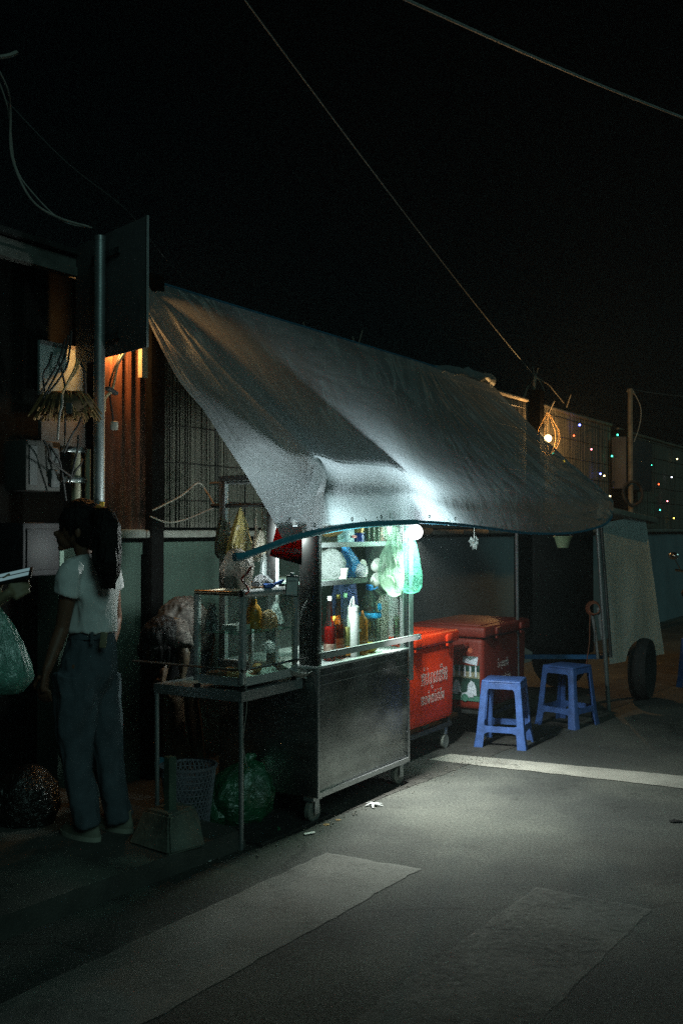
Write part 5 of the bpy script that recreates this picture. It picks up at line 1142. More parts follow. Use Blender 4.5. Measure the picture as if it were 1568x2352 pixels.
# twig post with dry twigs
tw = P(1228, 864, 12.4); q = B()
q.tube([tw, tw + Vector((-.03, 0, -.3)), tw + Vector((0, 0, -.75))], .02, 6)
for dx, dz in ((-.14, -.28), (-.2, -.4), (.12, -.2), (.35, -.33), (.04, .1), (-.03, .12)): q.tube([tw, tw + Vector((dx * .5, 0, dz * .35)), tw + Vector((dx, 0, dz))], .006, 5)
wsolo('twiggy_post', q, MATS['bamboo_pole'], 'thin post crowned with dry twigs above the fence', 'post', tw)
q = B(); q.tube([P(1446, 893, 14), Vector((P(1446, 893, 14).x, 14, 0))], .035, 8); q.tube([P(1438, 897, 14), P(1456, 905, 14)], .02, 6)
wsolo('utility_post', q, MATS['bamboo_pole'], 'thin tall post at the far right with a loose cable', 'post', Vector((P(1446, 893, 14).x, 14, 0)))
q = B()
for u, v, du, dv in ((822, 785, 10, -26), (815, 787, -6, -14), (1120, 880, 12, -16), (1300, 925, 10, -18), (700, 748, -4, -8)): q.tube([WT(u, 2.96), P(u + du, v + dv, WT(u).y)], .006, 5)
wsolo('tie_twigs', q, MATS['bamboo_pole'], 'loose twig ends sticking up along the tarpaulin top edge', 'twigs', WT(822))
# pale box with cables and round dark meter at right
t, w, h = wbox('service_box', 1437, 1018, 1495, 1122, 1.2, .2, mat('service_pale', (.08, .08, .085), rough=.6, var=.15), 'pale service box on the far wall hung with black cables', 'service box')
q = B()
for k in range(4): q.tube(catmull([Vector((.02 + .06 * k, -.02, h)), Vector((.1 + .03 * k, -.04, h * .6)), Vector((.04 + .05 * k, -.03, h * .3)), Vector((.1 + .05 * k, -.02, -.1))], 4), .006, 5)
part('cable', q, wirem, t)
p = QW(1452, 1133, 1.1); wsolo('cable_coil', B().tube([p + Vector((.13 * math.cos(a), .02 * math.sin(a * 3), .16 * math.sin(a))) for a in [k * PI / 12 for k in range(25 * 3)]], .02, 6), wirem, 'dark coil of cable hanging under the pale service box', 'cable coil', p)
# hanging cables on the left wall
random.seed(21)
for i, (u0, v0, u1, v1, u2, v2, m_) in enumerate(((178, 824, 160, 870, 143, 905, 1), (182, 832, 165, 868, 146, 897, 1), (143, 905, 137, 955, 133, 1010, 2), (150, 780, 125, 850, 92, 905, 0), (158, 770, 140, 840, 100, 915, 0), (165, 760, 150, 850, 110, 905, 0), (185, 833, 195, 870, 198, 905, 0), (120, 810, 100, 860, 103, 900, 0), (188, 955, 165, 1000, 148, 1040, 0), (100, 1010, 120, 1060, 165, 1095, 0), (180, 1000, 172, 1060, 160, 1110, 0), (190, 1055, 175, 1080, 165, 1100, 0), (112, 1020, 140, 1070, 152, 1150, 0), (135, 830, 150, 900, 150, 1000, 0))):
    b_ = 1.02 + .012 * i
    cable([QW(u0, v0, b_), QW((u0 + u1) / 2 + 3, (v0 + v1) / 2, b_ - .02), QW(u1, v1, b_ - .01), QW(u2, v2, b_ + .02)], .006 if m_ else .0055, [wirem, mat('lit_cable', (.5, .32, .14), rough=.6), wirel][m_], ['pale cable lit orange, left of the two running down from the sign', 'pale cable lit orange, right of the two running down from the sign', 'pale cable dropping below the thatched bundle to the meter box', 'black cable crossing the teal board, outermost at left', 'black cable crossing the teal board, middle of three', 'black cable crossing the teal board, nearest the sign', 'black cable hanging straight beside the pole over the teal board', 'short black cable at the left edge of the teal board', 'black cable slanting below the thatched bundle', 'black cable crossing the front of the meter box', 'black cable hanging over the beige drain pipe', 'short black cable across the lower drain pipe', 'black cable running between meter box and drain pipe', 'long black cable hanging over the thatched bundle'][i], name='hanging_cable')
# pale lit cables and brown twisted wires before the rusty sheet
cable([QW(292, 802, 1.25), QW(272, 835, 1.22), QW(262, 880, 1.2), QW(257, 900, 1.2)], .009, mat('cream_cable', (.6, .45, .26), rough=.6), 'thick cream cable curving down before the rusty sheet', name='hanging_cable')
cable([QW(258, 898, 1.19), QW(242, 915, 1.19), QW(240, 945, 1.2)], .008, MATS['cream_cable'], 'cream cable end bending below the clamp on the rusty sheet', name='hanging_cable')
cable([QW(283, 800, 1.27), QW(262, 850, 1.24), QW(252, 890, 1.22), QW(258, 950, 1.2), QW(262, 975, 1.2)], .006, wirem, 'black cable hanging down the middle of the rusty sheet', name='hanging_cable')
p = QW(257, 898, 1.19); wsolo('cable_clamp', B().box(p, (.08, .03, .022), rot=Matrix.Rotation(RZ, 3, 'Z') @ Matrix.Rotation(.3, 3, 'Y'), bev=.005), boxl, 'small pale clamp holding cables on the rusty sheet', 'clamp', p)
p = QW(263, 978, 1.19); wsolo('plug_connector', B().box(p, (.04, .04, .05), bev=.01), mat('white_dirty', (.4, .4, .36), rough=.5), 'small white plug hanging at the end of the black cable', 'plug', p)

# ------------------------------------------------------------------ foreground clutter under the table
cb2 = thing('concrete_foot', 'rough concrete block with an upright square stake on the kerb', 'concrete block', G(388, 1968, HK), 0)
O = Vector(cb2.location)
cm = mat('rough_concrete', (.15, .17, .14), rough=.95, var=.4, scale=9, bump=.8, bscale=40)
rx = (G(477, 1942, HK) - O); ry = (G(292, 1938, HK) - O)
top = [P(389, 1873, 4.42) - O, P(452, 1850, 4.75) - O, P(398, 1838, 5.0) - O, P(330, 1858, 4.68) - O]
bot = [Vector((0, 0, 0)), Vector((rx.x, rx.y, 0)), Vector((rx.x + ry.x * .9, rx.y + ry.y * .9, 0)), Vector((ry.x, ry.y, 0))]
q = B(); bv = [q.m.verts.new(p) for p in bot]; tv_ = [q.m.verts.new(p) for p in top]
q.m.faces.new(bv[::-1]); q.m.faces.new(tv_)
for k in range(4): q.m.faces.new((bv[k], bv[(k + 1) % 4], tv_[(k + 1) % 4], tv_[k]))
bmesh.ops.bevel(q.m, geom=q.m.edges[:], offset=.012, segments=2, affect='EDGES')
bmesh.ops.subdivide_edges(q.m, edges=q.m.edges[:], cuts=2, use_grid_fill=True)
for v in q.m.verts:
    if v.co.z > .01: v.co += Vector([noise.noise(v.co * 18 + Vector((i * 7, 0, 0))) * .006 for i in range(3)])
part('block', q, cm, cb2)
q = B(); q.tube([P(391, 1880, 4.62) - O, P(391, 1738, 4.62) - O], .028, 4); part('stake', q, mat('green_stake', (.07, .11, .08), rough=.8, var=.3), cb2)
bs = thing('laundry_basket', 'grey perforated plastic basket behind the concrete block', 'basket', (P(433, 1850, 5.1).x, 5.1, 0.0), 0)
q = B(); n_, rws = 34, 9; rg = []
for j in range(rws + 1):
    z = .02 + j * .032; r = .1 + .035 * j / rws
    rg.append([(math.cos(2 * PI * (k + .5 * (j % 2)) / n_) * r, math.sin(2 * PI * (k + .5 * (j % 2)) / n_) * r, z) for k in range(n_)])
for j in range(rws):
    for k in range(n_):
        a = rg[j][k]; q.tube([a, rg[j + 1][k]], .0035, 4); q.tube([a, rg[j + 1][(k - 1 + 0) % n_] if j % 2 == 0 else rg[j + 1][(k + 1) % n_]], .0035, 4)
    q.tube(rg[j] + [rg[j][0]], .0035, 4)
part('lattice_wall', q, mat('basket_plastic', (.22, .22, .26), rough=.5), bs)
part('basket_rim', B().lathe((0, 0, .3), [(.13, 0), (.142, .0), (.146, .012), (.134, .014)], 34, cap=False), MATS['basket_plastic'], bs)
part('basket_base', B().lathe((0, 0, 0), [(.1, 0), (.1, .02)], 30), MATS['basket_plastic'], bs)
p = P(368, 1755, 5.2); wsolo('blue_cloth', B().box(p, (.06, .05, .07), bev=.02), mat('teal_cloth', (.03, .14, .2), rough=.9), 'small blue cloth between the table leg and the stake', 'cloth', p)
gbm = sheer('trash_green', (.02, .16, .07), transp=.05, transl=.2, gloss=.14, rough=.3, bump=1.3, bscale=13, var=.5)
tg = thing('rubbish_bag', 'round dark green rubbish bag under the cart end', 'rubbish bag', (P(548, 1800, 5.25).x, 5.25, 0.0), 0)
part('film', B().loft([((0, 0, 0), .13, .13), ((0, 0, .05), .17, .16), ((0, 0, .14), .175, .16), ((.02, 0, .22), .14, .13), ((.04, 0, .27), .09, .09), ((.05, 0, .3), .03, .03)], 44, wob=.22, seed=21), gbm, tg)
part('knot', B().loft([((.05, 0, .295), .02, .02), ((.055, 0, .32), .035, .02), ((.06, 0, .335), .02, .01)], 14, wob=.6), gbm, tg)
t2 = thing('rubbish_bag', 'flatter dark green rubbish bag left of the round one', 'rubbish bag', (P(490, 1850, 5.2).x, 5.22, 0.0), 0)
part('film', B().loft([((0, 0, 0), .1, .1), ((0, 0, .05), .13, .12), ((0, 0, .12), .11, .1), ((.02, 0, .16), .05, .05), ((.02, 0, .17), .02, .02)], 36, wob=.35, seed=31), gbm, t2)
t3 = thing('rubbish_bag', 'dim brown rubbish bag in the dark lower left corner', 'rubbish bag', (P(60, 1850, 4.9).x, 4.9, HK), 0)
part('film', B().loft([((0, 0, 0), .13, .12), ((0, 0, .07), .17, .15), ((0, 0, .18), .15, .13), ((.02, 0, .25), .06, .06), ((.02, 0, .27), .02, .02)], 36, wob=.3, seed=41), sheer('brown_film', (.025, .018, .015), transp=.03, gloss=.08, bump=1), t3)
# litter by the gutter
def litter(name, u, v, s, mt, lab, cat, seed, flat=.35):
    p = G(u, v); b = B().ball(p + Vector((0, 0, s * flat * .7)), s, sz=flat, sy=.7, wob=1.1, seed=seed, n=12); wsolo(name, b, mt, lab, cat, p)
q = B(); p = G(858, 1851)
for a in (.3, 2.3, 3.3, 4.4, 5.8): q.tube([p + Vector((0, 0, .012)), p + Vector((math.cos(a) * .022, math.sin(a) * .03, .012)), p + Vector((math.cos(a + .2) * .05, math.sin(a + .2) * .06, .005))], [.009, .008, .003], 7, flat=.6)
wsolo('torn_bag', q, whitep, 'torn white plastic scrap shaped like a star on the asphalt', 'plastic scrap', p)
q = B(); p = G(710, 1917); q.tube([p + Vector((-.025, -.012, .006)), p + Vector((.025, .014, .007))], .009, 7, flat=.5); wsolo('paper_scrap', q, paper, 'short rolled white paper on the gutter edge', 'paper', p)
litter('bottle_cap', 640, 1910, .014, mat('cap_green', (.03, .15, .07), rough=.3), 'dark green bottle end on the gutter edge', 'bottle piece', 3, .8)
litter('foil_scrap', 617, 1920, .009, chrome, 'tiny shiny foil scrap beside the green bottle end', 'foil', 5)
litter('foil_scrap', 605, 1915, .007, whitep, 'tiniest pale scrap left of the shiny foil', 'scrap', 6)
litter('leaf', 750, 1895, .018, mat('dry_leaf', (.32, .2, .08), rough=.8), 'dry brown leaf on the gutter edge under the cart wheel', 'leaf', 7, .2)
litter('leaf', 776, 1884, .014, MATS['dry_leaf'], 'smaller dry leaf nearer the white torn scrap', 'leaf', 8, .2)
litter('paper_scrap', 480, 1978, .012, paper, 'tiny paper bit at the kerb foot left of the table leg', 'paper', 9, .3)
litter('dark_scrap', 1550, 1888, .03, blackp, 'dark flat scrap on the road at the right edge', 'scrap', 10, .15)
random.seed(5); q = B()
for i in range(260):
    s = random.uniform(-.2, 2.4); tt = random.gauss(-.02, .06); p = K0 + KD * s + KB * tt; r = random.uniform(.0015, .005)
    q.box((p.x, p.y, .006), (r * 2, r * 1.4, r), rot=Matrix.Rotation(random.random() * 3, 3, 'Z'))
solo('gravel', q, mat('grit', (.16, .15, .13), rough=.9, var=.6, scale=60), 'loose grit and crumbs strewn along the gutter edge', 'grit', kind='stuff')

# ------------------------------------------------------------------ PEOPLE
def body(name, joints, edges, head, mt, parent, hands=(), vox=.006, extra=None):
    """joints: name -> (point, radius). grown as one skin, joined with the head shape and fused by remeshing"""
    q = B(); jp = {k: Vector(v[0]) for k, v in joints.items()}; jr = {k: v[1] * (.62 if k in ('hil', 'hir') else .72 if k in ('pelvis', 'waist', 'chest', 'hil', 'hir', 'knl', 'knr', 'shl', 'shr') else .85) for k, v in joints.items()}
    for a, b in edges:
        n_ = 7; mid = [jp[a].lerp(jp[b], i / n_) for i in range(n_ + 1)]; rr = []
        for i in range(n_ + 1):
            t = i / n_; r = jr[a] + (jr[b] - jr[a]) * t
            if b in ('knl', 'knr', 'anl', 'anr', 'ell', 'elr', 'wrl', 'wrr'): r *= 1 + .14 * math.sin(PI * min(1, t * 1.3)) * (1 if t < .77 else .3)
            rr.append(r)
        q.tube(mid, rr, 16, flat=1)
    for k in joints: q.ball(jp[k], jr[k] * 1.0, n=14)
    wd = (jp['shl'] - jp['shr']); yw = math.atan2(wd.y, wd.x)
    if abs(jp['chest'].z - jp['pelvis'].z) > .15 and (jp['chest'] - jp['pelvis']).xy.length < .12:
        q.loft([(jp['pelvis'] - Vector((0, 0, .08)), .08, .07, yw), (jp['pelvis'], .095, .075, yw), (jp['waist'], .085, .065, yw), (jp['chest'], .1, .075, yw), (jp['chest'] + Vector((0, 0, .06)), .1, .06, yw), (jp['neck'] - Vector((0, 0, .03)), .05, .045, yw)], 24)
    for h in head: q.ball(**h)
    # hands: palm + five fingers, each its own tapering chain
    for hd in hands:
        w, d, side, fw, curl = hd           # wrist point, palm direction, sideways axis, thumb direction, curl amount
        w = Vector(w); d = Vector(d).normalized(); sx = Vector(side).normalized(); nn = d.cross(sx).normalized() * fw
        q.tube([w - d * .03, w + d * .035, w + d * .07, w + d * .085], [.02, .031, .033, .027], 12, flat=.55)
        for k, (off, ln, rr) in enumerate(((-.027, .062, .0078), (-.009, .07, .0085), (.009, .076, .0088), (.026, .068, .0085))):
            b0 = w + d * .075 + sx * off; pts = [b0]; dd = d.copy()
            for s_ in (.45, .32, .23):
                dd = (dd * math.cos(curl) + nn * math.sin(curl)).normalized(); pts.append(pts[-1] + dd * ln * s_)
            q.tube(pts, [rr * 1.05, rr, rr * .92, rr * .75], 8)
        b0 = w + d * .025 + sx * .025; dd = (d * .6 + sx * .7 + nn * .35).normalized()
        q.tube([b0, b0 + dd * .032, b0 + (dd + d * .35).normalized() * .058, b0 + (dd + d * .5 + nn * .2).normalized() * .08], [.013, .011, .0095, .007], 8)
    me = bpy.data.meshes.new('b2'); q.m.to_mesh(me); q.m.free()
    o = bpy.data.objects.new('b2', me); COL.objects.link(o); m = o.modifiers.new('r', 'REMESH'); m.mode = 'VOXEL'; m.voxel_size = vox; m.use_smooth_shade = True
    m2 = o.modifiers.new('sm', 'SMOOTH'); m2.iterations = 2; m2.factor = .5
    dg = bpy.context.evaluated_depsgraph_get(); fin = bpy.data.meshes.new_from_object(o.evaluated_get(dg)); bpy.data.objects.remove(o)
    fin.name = name; fin.materials.clear(); fin.materials.append(mt)
    for p in fin.polygons: p.use_smooth = True
    return part(name, fin, mt, parent)
E = [('pelvis', 'waist'), ('waist', 'chest'), ('chest', 'neck'), ('neck', 'skull'), ('chest', 'shl'), ('shl', 'ell'), ('ell', 'wrl'), ('chest', 'shr'), ('shr', 'elr'), ('elr', 'wrr'), ('pelvis', 'hil'), ('hil', 'knl'), ('knl', 'anl'), ('anl', 'tol'), ('pelvis', 'hir'), ('hir', 'knr'), ('knr', 'anr'), ('anr', 'tor')]
# woman ------------------------------------------------------------
WO = Vector((P(205, 1900, 4.64).x, 4.64, HK))
wm = thing('person', 'woman seen from behind in white cropped top and jeans with a long ponytail', 'person', WO)
def w_(u, v, Y): return P(u, v, Y) - WO
ppx = 4.64 / F
J = {'pelvis': (w_(205, 1500, 4.66), .1), 'waist': (w_(212, 1430, 4.66), .085), 'chest': (w_(210, 1335, 4.66), .09), 'neck': (w_(194, 1272, 4.65), .045), 'skull': (w_(180, 1215, 4.66), .055),
     'shl': (w_(166, 1310, 4.55), .05), 'ell': (w_(143, 1445, 4.54), .037), 'wrl': (w_(108, 1540, 4.45), .025),
     'shr': (w_(252, 1312, 4.78), .05), 'elr': (w_(266, 1420, 4.86), .036), 'wrr': (w_(250, 1500, 4.74), .024),
     'hil': (w_(178, 1530, 4.6), .085), 'knl': (w_(180, 1690, 4.6), .055), 'anl': (w_(203, 1880, 4.6), .036), 'tol': (w_(172, 1900, 4.67), .028),
     'hir': (w_(234, 1530, 4.72), .085), 'knr': (w_(245, 1690, 4.72), .055), 'anr': (w_(276, 1868, 4.74), .036), 'tor': (w_(252, 1888, 4.8), .028)}
hc = w_(183, 1208, 4.66)
HD = [dict(c=hc, r=.085, sx=1.05, sy=.85, sz=1.2, n=20), dict(c=hc + Vector((-.055, 0, -.055)), r=.05, sx=1, sy=.85, sz=1.0), dict(c=hc + Vector((-.098, -.012, -.035)), r=.014, sx=1.3, sz=1.1), dict(c=hc + Vector((-.086, -.005, -.072)), r=.014, sx=1, sz=.5), dict(c=hc + Vector((-.08, -.004, -.1)), r=.018, sx=1, sz=.8), dict(c=hc + Vector((-.07, -.035, -.0)), r=.014), dict(c=hc + Vector((.012, -.075, -.03)), r=.02, sx=.7, sy=.5, sz=1.3)]
body('figure', J, E, HD, skin, wm, hands=[(w_(107, 1543, 4.45), (-.12, -.03, -1), (-1, .3, .1), 1, .35), (w_(249, 1502, 4.74), (-.25, -.3, -1), (-1, .2, .1), 1, .3)])
shirt = mat('white_shirt', (.88, .88, .88), rough=.85, var=.08, bump=.15, bscale=18)
q = B(); yaw = math.radians(28)
R = [(w_(197, 1273, 4.655), 18 * ppx, .06, yaw), (w_(202, 1281, 4.655), 35 * ppx, .075, yaw), (w_(209, 1294, 4.66), 52 * ppx, .09, yaw), (w_(213, 1315, 4.66), 60 * ppx, .11, yaw), (w_(216, 1345, 4.66), 62 * ppx, .118, yaw), (w_(216, 1375, 4.66), 58 * ppx, .115, yaw), (w_(215, 1405, 4.66), 55 * ppx, .11, yaw), (w_(214, 1435, 4.66), 55 * ppx, .112, yaw), (w_(213, 1448, 4.66), 56 * ppx, .113, yaw)]
q.loft(R, 40, wob=.09, seed=2, wf=7)
q.loft([(w_(213, 1449, 4.66), 54 * ppx, .11, yaw), (w_(213, 1452, 4.66), 53.5 * ppx, .109, yaw)], 40, cap=False)
me_s = None
def limb(q, pts, n=24, wob=.08, seed=0):
    ps = [Vector(p[0]) for p in pts]; rs = [p[1] for p in pts]
    b = B(); b.tube(ps, rs, n)
    for v in b.m.verts: v.co += Vector([noise.noise(Vector((v.co.x * 16, v.co.y * 16, v.co.z * 6)) + Vector((i * 7 + seed, 0, 0))) * wob * .12 for i in range(3)])
    me = bpy.data.meshes.new('x'); b.m.to_mesh(me); q.m.from_mesh(me); bpy.data.meshes.remove(me); b.m.free()
limb(q, [(w_(180, 1300, 4.58), .045), (w_(165, 1312, 4.55), .056), (w_(158, 1335, 4.545), .058), (w_(154, 1362, 4.54), .056), (w_(152, 1369, 4.54), .055)], seed=1)
limb(q, [(w_(240, 1300, 4.74), .045), (w_(254, 1315, 4.78), .054), (w_(260, 1338, 4.8), .052), (w_(262, 1353, 4.81), .05)], seed=4)
q = fuse(q, .008, 2, .5, .010, (13, 13, 5), 2); part('shirt', q, shirt, wm, ang=180)
jeans = mat('denim', (.085, .108, .13), rough=.9, var=.25, scale=10, bump=.2, bscale=60)
q = B()
q.loft([(w_(212, 1449, 4.66), 49 * ppx, .098, yaw), (w_(210, 1475, 4.66), 55 * ppx, .107, yaw), (w_(206, 1510, 4.66), 62 * ppx, .12, yaw), (w_(205, 1545, 4.66), 65 * ppx, .125, yaw), (w_(205, 1575, 4.66), 54 * ppx, .1, yaw), (w_(205, 1600, 4.66), 40 * ppx, .07, yaw)], 36, wob=.05, seed=5)
limb(q, [(w_(178, 1545, 4.6), .098), (w_(176, 1600, 4.6), .092), (w_(174, 1690, 4.6), .076), (w_(182, 1780, 4.6), .066), (w_(195, 1850, 4.6), .062), (w_(204, 1898, 4.6), .064)], wob=.16, seed=6)
limb(q, [(w_(232, 1545, 4.72), .095), (w_(234, 1600, 4.72), .088), (w_(238, 1690, 4.72), .074), (w_(250, 1780, 4.73), .066), (w_(264, 1840, 4.74), .062), (w_(276, 1882, 4.74), .062)], wob=.16, seed=8)
q = fuse(q, .009, 4, .5, .014, (12, 12, 4), 5); part('jeans', q, jeans, wm, ang=180)
q = B(); q.loft([(w_(212, 1450, 4.66), 50.5 * ppx, .1, yaw), (w_(211, 1464, 4.66), 53 * ppx, .104, yaw)], 36, cap=False); part('waistband', q, jeans, wm)
q = B(); q.box(w_(212, 1465, 4.535), (.012, .008, .05)); part('belt_loop', q, jeans, wm)
q = B()
hcc = hc + Vector((.012, .004, .018))
q.ball(hcc, .1, sx=1.02, sy=.88, sz=1.06, n=24, wob=.05); q.ball(hc + Vector((.045, -.0, -.02)), .085, sx=.9, sy=.95, sz=1.1, n=18)
pt = [(w_(222, 1180, 4.6), .032), (w_(240, 1188, 4.56), .045), (w_(250, 1215, 4.53), .056), (w_(250, 1255, 4.51), .056), (w_(251, 1290, 4.5), .054), (w_(254, 1320, 4.495), .045), (w_(247, 1340, 4.49), .034), (w_(240, 1352, 4.49), .008)]
limb(q, pt, 26, wob=.1, seed=9)
for i in range(46):
    a = random.uniform(0, 2 * PI); r0 = random.uniform(.3, 1.0); ox, oy = math.cos(a) * .05 * r0, math.sin(a) * .035 * r0
    e_ = w_(random.uniform(236, 262), random.uniform(1336, 1358), 4.49); s0 = w_(240 + random.uniform(-10, 12), 1215, 4.53)
    q.tube([s0 + Vector((ox * .9, oy, 0)), s0.lerp(e_, .5) + Vector((ox * 1.15, oy * 1.2, 0)), e_ + Vector((ox * .3, oy * .3, 0))], [.006, .006, .0012], 5)
q = fuse(q, .006, 1, .5, .006, (70, 70, 5), 9)
for i in range(26):
    p = hcc + Vector((random.uniform(-.06, .09), random.uniform(-.07, .05), random.uniform(.03, .1))); q.tube([p, p + Vector((random.uniform(-.01, .03), -.01, .015)), p + Vector((random.uniform(0, .05), -.015, random.uniform(-.02, .02)))], .0011, 4)
part('hair', q, hairm, wm, ang=180)
q = B(); q.box(w_(227, 1167, 4.56), (.022, .012, .03), bev=.003); q.tube([w_(228, 1170, 4.555), w_(232, 1180, 4.55)], .003, 5); part('hair_clip', q, mat('orange_clip', (.6, .25, .04), rough=.4), wm)
shoem = mat('canvas_shoe', (.22, .22, .17), rough=.8, var=.2)
for (a, b) in ((w_(214, 1912, 4.60), w_(158, 1909, 4.70)), (w_(284, 1902, 4.74), w_(240, 1902, 4.82))):
    q = B(); d = (b - a); d.z = 0; L_ = d.length; yw = math.atan2(d.y, d.x); c = Vector(((a.x + b.x) / 2, (a.y + b.y) / 2, 0))
    M = Matrix.Translation(c) @ Matrix.Rotation(yw, 4, 'Z')
    rr = [((0, 0, .0), .125, .042), ((0, 0, .028), .128, .045), ((-.01, 0, .05), .11, .04), ((-.04, 0, .075), .07, .035), ((-.06, 0, .095), .045, .034)]
    q.loft(rr, 26); q.xf(M); so_ = part('shoe', q, shoem, wm)
    q = B(); q.loft([((0, 0, .001), .13, .046), ((0, 0, .022), .131, .047)], 26); q.xf(M); part('sole', q, mat('pale_sole', (.42, .42, .34), rough=.7), so_)
ph = P(238, 1470, 4.53); wsolo('phone', B().box(ph, (.03, .012, .07), bev=.004, rot=Matrix.Rotation(.1, 3, 'Y')), mat('tan_case', (.25, .22, .14), rough=.5), 'tan cased phone poking out of the woman back jeans pocket', 'phone', ph)
# person at the left edge -------------------------------------------
MO = Vector((-1.62, 3.5, 0))
mn = thing('person', 'person cut off by the left edge, hand raised holding a phone', 'person', MO)
def m_(u, v, Y): return P(u, v, Y) - MO
hw_ = m_(-14, 1390, 3.42)
J = {'pelvis': (Vector((.0, .05, .9)), .11), 'waist': (Vector((0, .05, 1.05)), .1), 'chest': (Vector((0, .05, 1.28)), .11), 'neck': (Vector((.0, .05, 1.47)), .05), 'skull': (Vector((.01, .05, 1.58)), .06),
     'shl': (Vector((.02, .2, 1.38)), .055), 'ell': (Vector((.05, .28, 1.12)), .04), 'wrl': (Vector((.2, .2, 1.02)), .027),
     'shr': (Vector((.03, -.14, 1.38)), .055), 'elr': (Vector((.12, -.2, 1.08)), .042), 'wrr': (hw_, .027),
     'hil': (Vector((0, .14, .86)), .08), 'knl': (Vector((.0, .16, .48)), .055), 'anl': (Vector((0, .16, .08)), .04), 'tol': (Vector((.12, .16, .03)), .03),
     'hir': (Vector((0, -.04, .86)), .08), 'knr': (Vector((.02, -.06, .48)), .055), 'anr': (Vector((0, -.06, .08)), .04), 'tor': (Vector((.12, -.06, .03)), .03)}
hc2 = Vector((.015, .05, 1.62))
skinl = mat('skin_light', (.3, .24, .15), rough=.55, var=.1)
HD = [dict(c=hc2, r=.088, sx=1.0, sy=.85, sz=1.2, n=18), dict(c=hc2 + Vector((.055, 0, -.05)), r=.05), dict(c=hc2 + Vector((.095, 0, -.02)), r=.015), dict(c=hc2 + Vector((0, -.075, -.02)), r=.02, sy=.5, sz=1.3), dict(c=hc2 + Vector((.085, 0, -.07)), r=.014, sz=.5)]
body('figure', J, E, HD, skinl, mn, hands=[(hw_, (.62, -.05, .45), (-.4, .1, .8), -1, .42), (Vector((.2, .2, 1.02)), (.8, 0, -.4), (0, 1, 0), 1, .4)])
q = B(); q.loft([((0, .04, .84), .12, .17), ((0, .04, 1.05), .12, .17), ((0, .04, 1.3), .13, .2), ((0, .04, 1.4), .1, .17), ((0, .05, 1.46), .06, .07)], 30, wob=.08)
limb(q, [(Vector((.02, -.1, 1.4)), .06), (Vector((.06, -.16, 1.3)), .065), (Vector((.1, -.19, 1.14)), .06)]); limb(q, [(Vector((.02, .17, 1.4)), .06), (Vector((.04, .24, 1.25)), .065), (Vector((.05, .27, 1.15)), .06)])
darkcl = mat('dark_cloth', (.02, .022, .025), rough=.9, var=.3); q = fuse(q, .01, 3, .5, .01, (14, 14, 6), 7); part('shirt', q, darkcl, mn, ang=180)
q = B(); q.loft([((0, .05, .72), .12, .17), ((0, .05, .88), .125, .165)], 28)
for y in (.15, -.05): limb(q, [(Vector((0, y, .85)), .1), (Vector((.01, y, .48)), .075), (Vector((0, y, .1)), .06)])
part('trousers', q, darkcl, mn)
q = B(); q.ball(hc2 + Vector((-.015, 0, .02)), .1, sy=.9, sz=1.05, n=20); part('hair', q, hairm, mn)
for y in (.16, -.06):
    q = B(); q.loft([((.05, y, 0), .13, .045), ((.05, y, .03), .13, .045), ((.03, y, .07), .08, .04)], 22); part('shoe', q, darkcl, mn)
pc = P(24, 1326, 3.44)
pn = thing('phone', 'phone with a pale glowing screen held up at the left edge', 'phone', pc, 0)
R3 = Matrix.Rotation(math.radians(-20), 3, 'Y') @ Matrix.Rotation(math.radians(-62), 3, 'X') @ Matrix.Rotation(math.radians(8), 3, 'Z')
part('case', B().box((0, 0, 0), (.15, .009, .072), bev=.004, rot=R3), blackp, pn)
scr = glow('phone_glow', (.45, .75, .8), .28)
nn = R3 @ Vector((0, -1, 0))
for k, (o_, wd) in enumerate(((.018, .02), (-.012, .022))):
    part('screen', B().box(nn * .0052 + R3 @ Vector((0, 0, o_)), (.13, .001, wd), rot=R3), scr, pn)
bt = P(-12, 1385, 3.46)
bag_m = sheer('aqua_film', (.25, .6, .5), transp=.15, transl=.45, gloss=.2, rough=.3, bump=.8, bscale=12, var=.3, stretch=(3, 3, .6))
t = thing('carrier_bag', 'pale aqua carrier bag hanging from the wrist at the left edge', 'carrier bag', bt, 0)
q = B(); n = 40; rg = []
for i, (dz, r, sx, sy) in enumerate(((0, .012, 0, .5), (.03, .028, .003, .5), (.08, .062, .004, .55), (.14, .09, .006, .6), (.2, .11, .01, .62), (.245, .12, .01, .62), (.26, .118, .01, .6), (.3, .095, .0, .55), (.305, .08, 0, .5))):
    rg.append([q.m.verts.new((sx + math.cos(2 * PI * k / n) * r * (1 + .07 * math.sin(9 * 2 * PI * k / n) * (1 - i / 9)), math.sin(2 * PI * k / n) * r * sy, -dz)) for k in range(n)])
for a, b in zip(rg, rg[1:]):
    for k in range(n): q.m.faces.new((a[k], a[(k + 1) % n], b[(k + 1) % n], b[k]))
q.m.faces.new(rg[-1]); part('film', q, bag_m, t)
part('contents', B().box((.0, 0, -.275), (.15, .08, .045), bev=.01), mat('foam_box', (.3, .36, .3), rough=.7), t)
q = B(); q.tube(catmull([Vector((0, .012, 0)), Vector((-.01, .02, .05)), Vector((-.012, 0, .07)), Vector((-.01, -.02, .05)), Vector((0, -.012, 0))], 4), .008, 7, flat=.5); part('handle', q, bag_m, t)
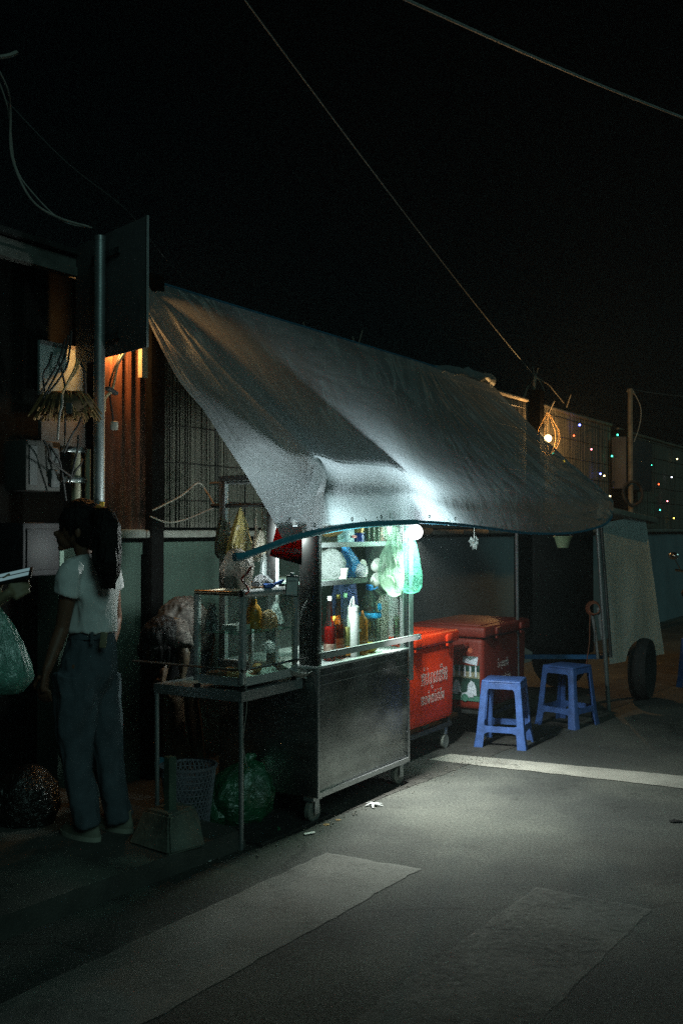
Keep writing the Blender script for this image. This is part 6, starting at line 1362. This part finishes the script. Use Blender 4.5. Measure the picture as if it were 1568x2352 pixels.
# stooping vendor behind the table ---------------------------------
VO = Vector((P(412, 1700, 5.45).x, 5.45, 0))
vn = thing('person', 'dark haired vendor in a leaf patterned shirt bending down behind the side table', 'person', VO)
def v_(u, v, Y): return P(u, v, Y) - VO
J = {'pelvis': (v_(436, 1470, 5.6), .11), 'waist': (v_(432, 1425, 5.55), .1), 'chest': (v_(408, 1432, 5.42), .1), 'neck': (v_(385, 1450, 5.34), .05), 'skull': (v_(370, 1470, 5.28), .055),
     'shl': (v_(400, 1440, 5.3), .05), 'ell': (v_(423, 1500, 5.22), .036), 'wrl': (v_(420, 1545, 5.2), .024),
     'shr': (v_(392, 1432, 5.52), .05), 'elr': (v_(380, 1500, 5.5), .036), 'wrr': (v_(376, 1550, 5.4), .024),
     'hil': (v_(425, 1500, 5.55), .085), 'knl': (v_(405, 1610, 5.45), .055), 'anl': (Vector((.0, .05, .08)), .036), 'tol': (Vector((-.09, -.04, .03)), .028),
     'hir': (v_(450, 1500, 5.65), .085), 'knr': (v_(440, 1610, 5.6), .055), 'anr': (Vector((.1, .16, .08)), .036), 'tor': (Vector((.01, .06, .03)), .028)}
h3 = v_(368, 1472, 5.27)
HD = [dict(c=h3, r=.088, sx=1.0, sy=.9, sz=1.1, n=18), dict(c=h3 + Vector((-.05, -.03, -.04)), r=.05), dict(c=h3 + Vector((-.08, -.05, -.03)), r=.014), dict(c=h3 + Vector((.02, -.08, -.01)), r=.018)]
body('figure', J, E, HD, mat('skin_tan', (.07, .042, .022), rough=.6), vn, hands=[(v_(420, 1546, 5.2), (-.1, 0, -1), (-1, .3, 0), 1, .5), (v_(376, 1550, 5.4), (-.1, 0, -1), (-1, .3, 0), 1, .5)])
leafm = mat('leaf_print', (.04, .034, .03), rough=.85, var=.6, scale=38, stretch=(1, 1, 2.4), col2=(.15, .13, .115))
q = B(); limb(q, [(v_(440, 1480, 5.6), .12), (v_(436, 1435, 5.56), .125), (v_(422, 1420, 5.48), .125), (v_(405, 1430, 5.42), .115), (v_(390, 1445, 5.36), .07)], 30, wob=.2)
limb(q, [(v_(402, 1435, 5.32), .06), (v_(412, 1465, 5.26), .062), (v_(420, 1490, 5.23), .056)]); limb(q, [(v_(393, 1432, 5.5), .06), (v_(386, 1470, 5.52), .06)])
q = fuse(q, .009, 3, .5, .012, (14, 14, 8), 4); part('shirt', q, leafm, vn, ang=180)
q = B(); limb(q, [(v_(438, 1475, 5.6), .12), (v_(436, 1510, 5.6), .125), (v_(430, 1545, 5.58), .11)], 26); limb(q, [(v_(426, 1510, 5.55), .09), (v_(410, 1580, 5.47), .07)]); limb(q, [(v_(450, 1510, 5.65), .09), (v_(442, 1580, 5.6), .07)]); part('shorts', q, darkcl, vn)
q = B(); q.ball(h3 + Vector((.01, -.0, .015)), .112, sy=1.0, n=20, wob=.08); q.ball(h3 + Vector((-.02, 0, -.06)), .07, sz=1.3, n=14, wob=.1)
q.ball(h3 + Vector((.085, .03, .06)), .045, n=12, wob=.2)
for i in range(60):
    a = random.uniform(0, 2 * PI); b0 = h3 + Vector((math.cos(a) * .08, math.sin(a) * .08, .03)); q.tube([b0, b0 + Vector((math.cos(a) * .03, math.sin(a) * .03, -.06)), b0 + Vector((math.cos(a) * .02, math.sin(a) * .02, -.13 - random.uniform(0, .04)))], [.008, .007, .002], 5)
q = fuse(q, .006, 1, .5, .007, (60, 60, 8), 3); part('hair', q, hairm, vn, ang=180)

# thin haze added for the bloom round the lamps
HZ = 0.0022
hm, ht, ho = nt('bloom_haze'); pv = N(ht, 'ShaderNodeVolumePrincipled'); pv.inputs['Density'].default_value = HZ; pv.inputs['Color'].default_value = (.85, .95, .95, 1)
ht.links.new(pv.outputs[0], ho.inputs['Volume'])
solo('haze', B().b2((-30, -14, -1), (30, 40, 9)), hm, None, None, kind='stuff', smooth=False)
